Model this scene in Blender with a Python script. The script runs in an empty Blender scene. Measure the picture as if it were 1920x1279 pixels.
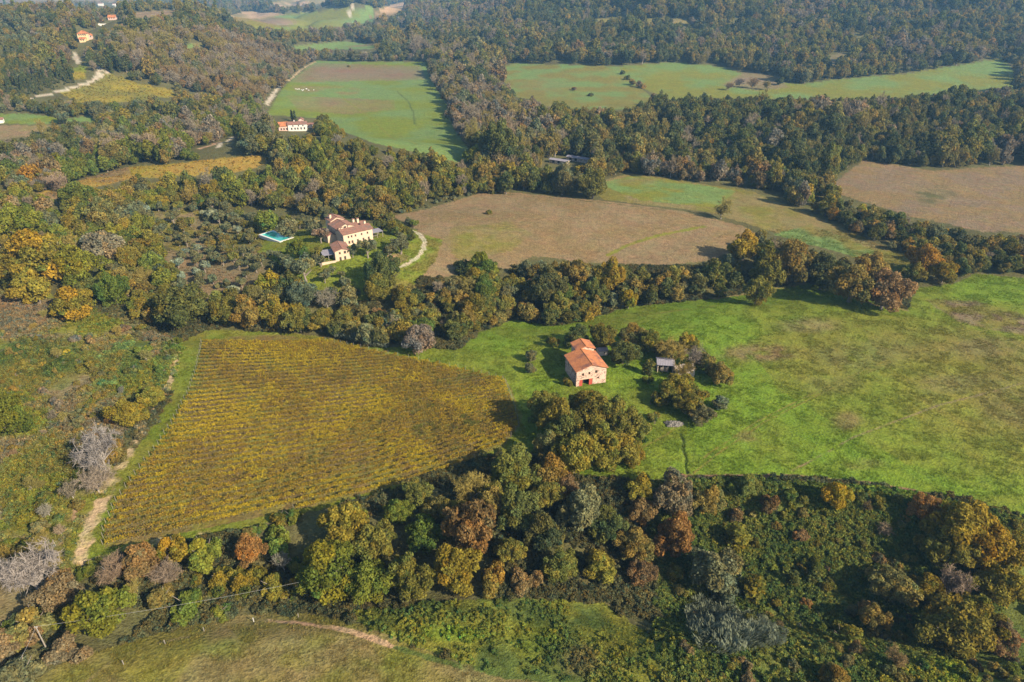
import bpy, math, random
import numpy as np
from mathutils import Vector

random.seed(7)
RNG = np.random.default_rng(7)
sc = bpy.context.scene
COL = sc.collection

# ------------------------------------------------------------------ camera
PITCH = math.radians(28.5)
CAMH = 118.0
FOC = 1280.0                       # focal length in photo pixels (1920 wide)
cam = bpy.data.objects.new('camera', bpy.data.cameras.new('camera'))
COL.objects.link(cam)
cam.location = (0, 0, CAMH)
cam.rotation_euler = (math.pi / 2 - PITCH, 0, 0)
cam.data.sensor_width = 36
cam.data.lens = 24
cam.data.clip_start = 0.5
cam.data.clip_end = 40000
sc.camera = cam

# ------------------------------------------------------------------ light
SUN_EL, SUN_AZ = math.radians(31), math.radians(-36)
SUN_DIR = Vector((math.cos(SUN_EL) * math.cos(SUN_AZ), math.cos(SUN_EL) * math.sin(SUN_AZ), math.sin(SUN_EL)))
world = bpy.data.worlds.new('World')
sc.world = world
world.use_nodes = True
wn = world.node_tree
sky = wn.nodes.new('ShaderNodeTexSky')
sky.sky_type = 'NISHITA'
sky.sun_disc = False
sky.sun_elevation = SUN_EL
sky.sun_rotation = math.atan2(SUN_DIR.x, SUN_DIR.y)
sky.altitude = 200
wn.links.new(sky.outputs[0], wn.nodes['Background'].inputs['Color'])
wn.nodes['Background'].inputs['Strength'].default_value = 0.095
sun = bpy.data.objects.new('sun', bpy.data.lights.new('sun', 'SUN'))
COL.objects.link(sun)
sun.data.energy = 5.0
sun.data.angle = math.radians(0.5)
sun.data.color = (1.0, 0.88, 0.69)
sun.rotation_euler = SUN_DIR.to_track_quat('Z', 'Y').to_euler()
sun.location = (200, -90, 300)
sc.view_settings.view_transform = 'Standard'
sc.view_settings.look = 'None'
sc.view_settings.gamma = 1
sc.view_settings.use_curve_mapping = False
sc.view_settings.exposure = 1.42
sc.render.engine = 'CYCLES'
cy = sc.cycles
cy.max_bounces = 4
cy.diffuse_bounces = 2
cy.glossy_bounces = 1
cy.transmission_bounces = 2
cy.transparent_max_bounces = 4
cy.volume_bounces = 0
cy.use_denoising = True
HAZE_DENSITY = 0.95e-4

# ------------------------------------------------------------------ noise and small maths
_T = np.random.default_rng(3).random((256, 256))


def vnoise(x, y):
    xi = np.floor(x).astype(np.int64)
    yi = np.floor(y).astype(np.int64)
    fx = x - xi
    fy = y - yi
    fx = fx * fx * (3 - 2 * fx)
    fy = fy * fy * (3 - 2 * fy)
    a = _T[xi & 255, yi & 255]
    b = _T[(xi + 1) & 255, yi & 255]
    c = _T[xi & 255, (yi + 1) & 255]
    d = _T[(xi + 1) & 255, (yi + 1) & 255]
    return (a * (1 - fx) + b * fx) * (1 - fy) + (c * (1 - fx) + d * fx) * fy


def fbm(x, y, s, o=3, seed=0.0):
    v = 0
    a = 0.5
    t = 0
    x = x / s + seed * 17.3
    y = y / s + seed * 9.1
    for i in range(o):
        v = v + a * vnoise(x, y)
        t += a
        a *= 0.5
        x = x * 2.03 + 11.7
        y = y * 2.03 + 5.3
    return v / t


def ss(a, b, x):
    t = np.clip((x - a) / (b - a), 0, 1)
    return t * t * (3 - 2 * t)


def gauss(x, y, cx, cy_, sx, sy):
    return np.exp(-((x - cx) / sx) ** 2 - ((y - cy_) / sy) ** 2)


def seg_dist(x, y, pts):
    d = np.full(np.shape(x), 1e9)
    for (ax, ay), (bx, by) in zip(pts[:-1], pts[1:]):
        vx, vy = bx - ax, by - ay
        L = vx * vx + vy * vy + 1e-9
        t = np.clip(((x - ax) * vx + (y - ay) * vy) / L, 0, 1)
        d = np.minimum(d, np.hypot(x - ax - t * vx, y - ay - t * vy))
    return d


# ------------------------------------------------------------------ terrain height
def height(x, y):
    x = np.asarray(x, float)
    y = np.asarray(y, float)
    r = np.hypot(x, y)
    z = 1.8 * (fbm(x, y, 95, 3) - 0.5) + 0.35 * (fbm(x, y, 9, 2, 2) - 0.5)
    xe = -124 - 0.10 * (y - 118)
    z = z + 22 * ss(0, 150, xe - x) * ss(70, 140, y) * (1 - ss(340, 440, y))
    z = z - 4.5 * np.exp(-(seg_dist(x, y, [(-130, 232), (-80, 228), (8, 242), (76, 264), (150, 275)]) / 15) ** 2)
    z = z + 10 * gauss(x, y, -72, 292, 62, 46) + 5 * gauss(x, y, 30, 352, 90, 50)
    z = z + 21 * gauss(x, y, -130, 455, 125, 60)
    sx = ss(-300, -475, x) * (1 - 0.42 * ss(-600, -820, x))
    sy = ss(520, 1090, y) * (1 - ss(1160, 1560, y))
    z = z + 60 * sx * sy
    z = z + 14 * ss(-150, -380, x) * ss(380, 600, y) * (1 - ss(700, 1100, y))
    z = z + 15 * gauss(x, y, 340, 590, 230, 80)
    z = z + 100 * ss(760, 1900, y + 0.25 * x) * ss(-330, 200, x)
    z = z + 17 * (fbm(x, y, 330, 3, 5) - 0.5) * 2 * ss(850, 1500, y)
    z = z + 27 * (np.abs(fbm(x + .5 * y, y, 210, 2, 8) - .5) * 4 - .6) * ss(1000, 1330, y) * ss(-150, 120, x)
    z = z + 19 * (np.abs(fbm(x, y, 170, 2, 9) - .5) * 4 - .6) * ss(560, 850, y) * ss(-270, -420, x)
    z = z + 26 * gauss(x, y, -330, 2150, 260, 260)
    z = z + 190 * ss(2700, 6500, r)
    gd = seg_dist(x, y, [(-30, 109), (20, 114), (52, 116), (105, 105), (230, 95)])
    z = z - 12 * ss(-12, 48, x) * (1 - ss(6, 27, gd))
    z = z - 3 * ss(-110, -60, x) * (1 - ss(-30, 10, x)) * (1 - ss(4, 16, seg_dist(x, y, [(-120, 96), (-30, 109), (10, 112)])))
    return z


SP, CP = math.sin(PITCH), math.cos(PITCH)


def project(x, y, z):
    dz = z - CAMH
    dep = y * CP - dz * SP
    up = y * SP + dz * CP
    dep = np.where(dep < 1, 1, dep)
    return 960 + FOC * x / dep, 639.5 - FOC * up / dep, dep


def ray(u, v):
    X = (u - 960) / FOC
    Y = (639.5 - v) / FOC
    return np.array([X, CP + Y * SP, -SP + Y * CP])


_TS = 60 * 1.0035 ** np.arange(1250)


def P(u, v, above=0.0):
    """The place on the land (or 'above' metres over it) that the photograph shows at u, v."""
    d = ray(u, v)
    x, y, z = d[0] * _TS, d[1] * _TS, CAMH + d[2] * _TS
    g = z - height(x, y) - above
    k = np.argmax(g < 0)
    if g[k] >= 0:
        k = len(_TS) - 1
    if k == 0:
        k = 1
    f = g[k - 1] / (g[k - 1] - g[k] + 1e-12)
    t = _TS[k - 1] + (_TS[k] - _TS[k - 1]) * np.clip(f, 0, 1)
    x, y = d[0] * t, d[1] * t
    return float(x), float(y), float(height(x, y)), float(t)


def world_line(pts):
    return [P(u, v)[:2] for u, v in pts]


def inside(u, v, poly):
    u = np.asarray(u)
    res = np.zeros(u.shape, bool)
    p = np.array(poly, float)
    m = (u >= p[:, 0].min()) & (u <= p[:, 0].max()) & (v >= p[:, 1].min()) & (v <= p[:, 1].max())
    uu, vv = u[m], np.asarray(v)[m]
    r = np.zeros(uu.shape, bool)
    for (x0, y0), (x1, y1) in zip(p, np.roll(p, -1, 0)):
        c = (y0 > vv) != (y1 > vv)
        if y1 != y0:
            r ^= c & (uu < (x1 - x0) * (vv - y0) / (y1 - y0) + x0)
    res[m] = r
    return res


# ------------------------------------------------------------------ materials
def lin(c):
    return tuple(((v / 255) / 12.92 if v / 255 < 0.04045 else ((v / 255 + 0.055) / 1.055) ** 2.4) for v in c)


def new_mat(name):
    m = bpy.data.materials.new(name)
    m.use_nodes = True
    nt = m.node_tree
    return m, nt, nt.nodes, nt.links, nt.nodes['Principled BSDF']


def simple_mat(name, col, rough=0.8, noise=0.0, scale=2.0, bump=0.0, metallic=0.0):
    m, nt, N, L, b = new_mat(name)
    b.inputs['Roughness'].default_value = rough
    b.inputs['Metallic'].default_value = metallic
    b.inputs['Specular IOR Level'].default_value = 0.25
    if noise > 0:
        tc = N.new('ShaderNodeTexCoord')
        no = N.new('ShaderNodeTexNoise')
        no.inputs['Scale'].default_value = scale
        no.inputs['Detail'].default_value = 6
        mr = N.new('ShaderNodeMapRange')
        mr.inputs[3].default_value = 1 - noise
        mr.inputs[4].default_value = 1 + noise
        mx = N.new('ShaderNodeVectorMath')
        mx.operation = 'SCALE'
        mx.inputs[0].default_value = col[:3]
        L.new(tc.outputs['Object'], no.inputs['Vector'])
        L.new(no.outputs['Fac'], mr.inputs[0])
        L.new(mr.outputs[0], mx.inputs['Scale'])
        L.new(mx.outputs[0], b.inputs['Base Color'])
        if bump:
            bp = N.new('ShaderNodeBump')
            bp.inputs['Strength'].default_value = bump
            bp.inputs['Distance'].default_value = 0.1
            L.new(no.outputs['Fac'], bp.inputs['Height'])
            L.new(bp.outputs[0], b.inputs['Normal'])
    else:
        b.inputs['Base Color'].default_value = (*col[:3], 1)
    return m


def ground_material():
    m, nt, N, L, b = new_mat('land')
    b.inputs['Roughness'].default_value = 0.95
    b.inputs['Specular IOR Level'].default_value = 0.05
    at = N.new('ShaderNodeAttribute')
    at.attribute_name = 'ground_colour'
    tc = N.new('ShaderNodeTexCoord')
    prev = at.outputs['Color']
    hs = []
    for s, amt, det in ((1.7, 0.30, 3), (0.42, 0.18, 3), (0.07, 0.09, 4)):
        no = N.new('ShaderNodeTexNoise')
        no.inputs['Scale'].default_value = s
        no.inputs['Detail'].default_value = det
        no.inputs['Roughness'].default_value = 0.65
        mp = N.new('ShaderNodeMapping')
        mp.inputs['Rotation'].default_value = (0, 0, 0.7)
        mp.inputs['Scale'].default_value = (0.8, 1, 1) if s > 0.1 else (1, 1, 1)
        L.new(tc.outputs['Object'], mp.inputs['Vector'])
        L.new(mp.outputs[0], no.inputs['Vector'])
        mr = N.new('ShaderNodeMapRange')
        mr.inputs[1].default_value = 0.3
        mr.inputs[2].default_value = 0.7
        mr.inputs[3].default_value = 1 - amt
        mr.inputs[4].default_value = 1 + amt
        L.new(no.outputs['Fac'], mr.inputs[0])
        mx = N.new('ShaderNodeVectorMath')
        mx.operation = 'SCALE'
        L.new(prev, mx.inputs[0])
        L.new(mr.outputs[0], mx.inputs['Scale'])
        prev = mx.outputs[0]
        hs.append(no.outputs['Fac'])
    # hue drift between straw and green
    no = N.new('ShaderNodeTexNoise')
    no.inputs['Scale'].default_value = 0.16
    no.inputs['Detail'].default_value = 5
    L.new(tc.outputs['Object'], no.inputs['Vector'])
    cr = N.new('ShaderNodeValToRGB')
    cr.color_ramp.elements[0].position = 0.32
    cr.color_ramp.elements[0].color = (1.09, 0.99, 0.97, 1)
    cr.color_ramp.elements[1].position = 0.68
    cr.color_ramp.elements[1].color = (0.94, 1.03, 0.97, 1)
    L.new(no.outputs['Fac'], cr.inputs[0])
    mu = N.new('ShaderNodeVectorMath')
    mu.operation = 'MULTIPLY'
    L.new(prev, mu.inputs[0])
    L.new(cr.outputs[0], mu.inputs[1])
    L.new(mu.outputs[0], b.inputs['Base Color'])
    bp = N.new('ShaderNodeBump')
    bp.inputs['Strength'].default_value = 0.9
    bp.inputs['Distance'].default_value = 0.5
    L.new(hs[0], bp.inputs['Height'])
    bp2 = N.new('ShaderNodeBump')
    bp2.inputs['Strength'].default_value = 0.45
    bp2.inputs['Distance'].default_value = 1.1
    L.new(hs[1], bp2.inputs['Height'])
    L.new(bp.outputs[0], bp2.inputs['Normal'])
    L.new(bp2.outputs[0], b.inputs['Normal'])
    return m


def leaf_material(name, trans=0.42):
    m, nt, N, L, b = new_mat(name)
    a = N.new('ShaderNodeAttribute')
    a.attribute_type = 'INSTANCER'
    a.attribute_name = 'tint'
    s = N.new('ShaderNodeAttribute')
    s.attribute_name = 'shade'
    mu = N.new('ShaderNodeVectorMath')
    mu.operation = 'MULTIPLY'
    L.new(a.outputs['Color'], mu.inputs[0])
    L.new(s.outputs['Color'], mu.inputs[1])
    d = N.new('ShaderNodeBsdfDiffuse')
    t = N.new('ShaderNodeBsdfTranslucent')
    mix = N.new('ShaderNodeMixShader')
    mix.inputs[0].default_value = trans
    L.new(mu.outputs[0], d.inputs[0])
    L.new(mu.outputs[0], t.inputs[0])
    L.new(d.outputs[0], mix.inputs[1])
    L.new(t.outputs[0], mix.inputs[2])
    L.new(mix.outputs[0], N['Material Output'].inputs['Surface'])
    N.remove(b)
    return m


def stone_material(name, base, dark, scale=1.6):
    m, nt, N, L, b = new_mat(name)
    b.inputs['Roughness'].default_value = 0.9
    b.inputs['Specular IOR Level'].default_value = 0.2
    tc = N.new('ShaderNodeTexCoord')
    vo = N.new('ShaderNodeTexVoronoi')
    vo.inputs['Scale'].default_value = scale
    mp = N.new('ShaderNodeMapping')
    mp.inputs['Scale'].default_value = (1, 1, 1.7)
    L.new(tc.outputs['Object'], mp.inputs['Vector'])
    L.new(mp.outputs[0], vo.inputs['Vector'])
    sep = N.new('ShaderNodeSeparateColor')
    L.new(vo.outputs['Color'], sep.inputs[0])
    cr = N.new('ShaderNodeValToRGB')
    cr.color_ramp.elements[0].color = (*dark, 1)
    cr.color_ramp.elements[0].position = 0.04
    cr.color_ramp.elements[1].color = (*base, 1)
    cr.color_ramp.elements[1].position = 0.42
    L.new(sep.outputs[0], cr.inputs[0])
    no = N.new('ShaderNodeTexNoise')
    no.inputs['Scale'].default_value = 0.5
    no.inputs['Detail'].default_value = 5
    L.new(tc.outputs['Object'], no.inputs['Vector'])
    mr = N.new('ShaderNodeMapRange')
    mr.inputs[3].default_value = 0.7
    mr.inputs[4].default_value = 1.25
    L.new(no.outputs['Fac'], mr.inputs[0])
    mx = N.new('ShaderNodeVectorMath')
    mx.operation = 'SCALE'
    L.new(cr.outputs[0], mx.inputs[0])
    L.new(mr.outputs[0], mx.inputs['Scale'])
    L.new(mx.outputs[0], b.inputs['Base Color'])
    bp = N.new('ShaderNodeBump')
    bp.inputs['Strength'].default_value = 0.7
    bp.inputs['Distance'].default_value = 0.08
    L.new(vo.outputs['Distance'], bp.inputs['Height'])
    L.new(bp.outputs[0], b.inputs['Normal'])
    return m


def roof_material(name, c1, c2, c3):
    m, nt, N, L, b = new_mat(name)
    b.inputs['Roughness'].default_value = 0.85
    b.inputs['Specular IOR Level'].default_value = 0.2
    tc = N.new('ShaderNodeTexCoord')
    vo = N.new('ShaderNodeTexVoronoi')
    vo.inputs['Scale'].default_value = 2.6
    L.new(tc.outputs['Object'], vo.inputs['Vector'])
    sep = N.new('ShaderNodeSeparateColor')
    L.new(vo.outputs['Color'], sep.inputs[0])
    cr = N.new('ShaderNodeValToRGB')
    cr.color_ramp.elements[0].color = (*c1, 1)
    cr.color_ramp.elements[1].color = (*c2, 1)
    L.new(sep.outputs[0], cr.inputs[0])
    no = N.new('ShaderNodeTexNoise')
    no.inputs['Scale'].default_value = 0.35
    no.inputs['Detail'].default_value = 6
    L.new(tc.outputs['Object'], no.inputs['Vector'])
    mr = N.new('ShaderNodeMapRange')
    mr.inputs[1].default_value = 0.5
    mr.inputs[2].default_value = 0.68
    L.new(no.outputs['Fac'], mr.inputs[0])
    mx = N.new('ShaderNodeMix')
    mx.data_type = 'RGBA'
    mx.inputs['B'].default_value = (*c3, 1)
    L.new(mr.outputs[0], mx.inputs['Factor'])
    L.new(cr.outputs[0], mx.inputs['A'])
    L.new(mx.outputs['Result'], b.inputs['Base Color'])
    return m


M_LAND = ground_material()
M_LEAF = leaf_material('leaves')
M_TWIG = leaf_material('twigs', 0.05)
M_BARK = simple_mat('bark', (0.16, 0.13, 0.10), 0.95, 0.4, 3, 0.4)
M_PALEBARK = simple_mat('pale_bark', (0.22, 0.19, 0.16), 0.95, 0.3, 3, 0.3)
M_STONE = stone_material('barn_stone', (0.42, 0.285, 0.215), (0.15, 0.10, 0.08), 2.2)
M_RUINSTONE = stone_material('ruin_stone', (0.42, 0.34, 0.26), (0.16, 0.13, 0.10), 1.8)
M_PLASTER = simple_mat('cream_plaster', (0.40, 0.295, 0.205), 0.9, 0.16, 0.7)
M_WHITE = simple_mat('white_plaster', (0.46, 0.42, 0.36), 0.9, 0.12, 0.6)
M_YELLOW = simple_mat('ochre_plaster', (0.48, 0.34, 0.18), 0.9, 0.14, 0.6)
M_PINK = simple_mat('pink_plaster', (0.42, 0.28, 0.22), 0.9, 0.14, 0.6)
M_ROOF = roof_material('terracotta_tiles', (0.235, 0.082, 0.034), (0.34, 0.130, 0.048), (0.13, 0.055, 0.040))
M_OLDROOF = roof_material('old_tiles', (0.125, 0.060, 0.042), (0.19, 0.096, 0.066), (0.105, 0.07, 0.055))
M_SHEET = simple_mat('grey_sheet', (0.17, 0.155, 0.17), 0.6, 0.25, 1.2)
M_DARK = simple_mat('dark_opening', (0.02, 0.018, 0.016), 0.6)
M_GLASS = simple_mat('window_glass', (0.03, 0.035, 0.04), 0.12)
M_FRAME = simple_mat('window_wood', (0.22, 0.12, 0.07), 0.7)
M_REDWOOD = simple_mat('red_door_wood', (0.30, 0.055, 0.035), 0.6, 0.2, 3)
M_WOOD = simple_mat('weathered_wood', (0.19, 0.165, 0.135), 0.9, 0.3, 4)
M_COPING = simple_mat('pool_coping', (0.43, 0.41, 0.36), 0.7, 0.06, 1)
M_POOL = simple_mat('pool_water', (0.022, 0.23, 0.19), 0.08, 0.12, 0.6)
M_POOLWALL = simple_mat('pool_liner', (0.10, 0.36, 0.33), 0.4)
M_WIRE = simple_mat('cable', (0.24, 0.23, 0.21), 0.6)
M_ROCK = simple_mat('grey_rock', (0.125, 0.112, 0.095), 0.95, 0.45, 2.0)
M_PALE = simple_mat('pale_plastic', (0.42, 0.40, 0.37), 0.6)


# ------------------------------------------------------------------ object helpers
def mesh_np(name, V, F, mat, shade=None, smooth=False):
    """V (n,3), F (m,k) arrays of one face size."""
    me = bpy.data.meshes.new(name)
    V = np.ascontiguousarray(V, np.float32)
    F = np.ascontiguousarray(F, np.int32)
    k = F.shape[1]
    me.vertices.add(len(V))
    me.vertices.foreach_set('co', V.ravel())
    me.loops.add(F.size)
    me.loops.foreach_set('vertex_index', F.ravel())
    me.polygons.add(len(F))
    me.polygons.foreach_set('loop_start', np.arange(0, F.size, k, dtype=np.int32))
    if smooth:
        me.polygons.foreach_set('use_smooth', np.ones(len(F), bool))
    if shade is not None:
        a = me.attributes.new('shade', 'FLOAT_COLOR', 'POINT')
        c = np.ones((len(V), 4), np.float32)
        c[:, :3] = shade
        a.data.foreach_set('color', c.ravel())
    me.update(calc_edges=True)
    if mat:
        me.materials.append(mat)
    return me


class MB:
    def __init__(self):
        self.v, self.f = [], []

    def poly(self, *pts):
        b = len(self.v)
        self.v += [tuple(p) for p in pts]
        self.f.append(tuple(range(b, b + len(pts))))

    def box(self, x0, x1, y0, y1, z0, z1):
        b = len(self.v)
        self.v += [(x0, y0, z0), (x1, y0, z0), (x1, y1, z0), (x0, y1, z0), (x0, y0, z1), (x1, y0, z1), (x1, y1, z1), (x0, y1, z1)]
        for q in ((3, 2, 1, 0), (4, 5, 6, 7), (0, 1, 5, 4), (1, 2, 6, 5), (2, 3, 7, 6), (3, 0, 4, 7)):
            self.f.append(tuple(b + i for i in q))

    def tube(self, p, q, r0, r1, n=6):
        p, q = Vector(p), Vector(q)
        d = (q - p).normalized()
        a = d.orthogonal().normalized()
        c = d.cross(a)
        b = len(self.v)
        for (o, r) in ((p, r0), (q, r1)):
            for i in range(n):
                t = 2 * math.pi * i / n
                self.v.append(tuple(o + a * (r * math.cos(t)) + c * (r * math.sin(t))))
        for i in range(n):
            j = (i + 1) % n
            self.f.append((b + i, b + j, b + n + j, b + n + i))
        self.f.append(tuple(b + n + i for i in range(n)))
        self.f.append(tuple(b + n - 1 - i for i in range(n)))

    def mesh(self, name, mat):
        me = bpy.data.meshes.new(name)
        me.from_pydata(self.v, [], self.f)
        me.update()
        if mat:
            me.materials.append(mat)
        return me

    def build(self, name, mat, parent=None):
        return link(bpy.data.objects.new(name, self.mesh(name, mat)), parent)


def link(o, parent=None):
    COL.objects.link(o)
    if parent is not None:
        o.parent = parent
    return o


def tag(o, label=None, cat=None, group=None, kind=None):
    if label:
        o['label'] = label
    if cat:
        o['category'] = cat
    if group:
        o['group'] = group
    if kind:
        o['kind'] = kind
    return o


def empty(name, loc, rz=0.0):
    o = bpy.data.objects.new(name, None)
    o.empty_display_size = 0.5
    o.location = loc
    o.rotation_euler = (0, 0, rz)
    return link(o)


# ------------------------------------------------------------------ land cover
G = {
    'bright': (0.090, 0.132, 0.012), 'green': (0.102, 0.122, 0.014), 'meadow': (0.116, 0.115, 0.017), 'oliveg': (0.114, 0.100, 0.021),
    'straw': (0.135, 0.106, 0.040), 'brown': (0.140, 0.096, 0.044), 'mauve': (0.132, 0.093, 0.056), 'ruddy': (0.14, 0.076, 0.048),
    'floor': (0.072, 0.066, 0.026), 'soil': (0.110, 0.078, 0.026), 'track': (0.30, 0.22, 0.125), 'bramble': (0.085, 0.094, 0.020),
    'tan': (0.27, 0.175, 0.10), 'yellow': (0.175, 0.135, 0.018), 'orange': (0.20, 0.130, 0.026), 'scrub': (0.130, 0.100, 0.050),
    'palegreen': (0.095, 0.135, 0.038), 'gravel': (0.32, 0.27, 0.20), 'dkgreen': (0.058, 0.076, 0.017), 'pinkish': (0.150, 0.104, 0.054),
}
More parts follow.
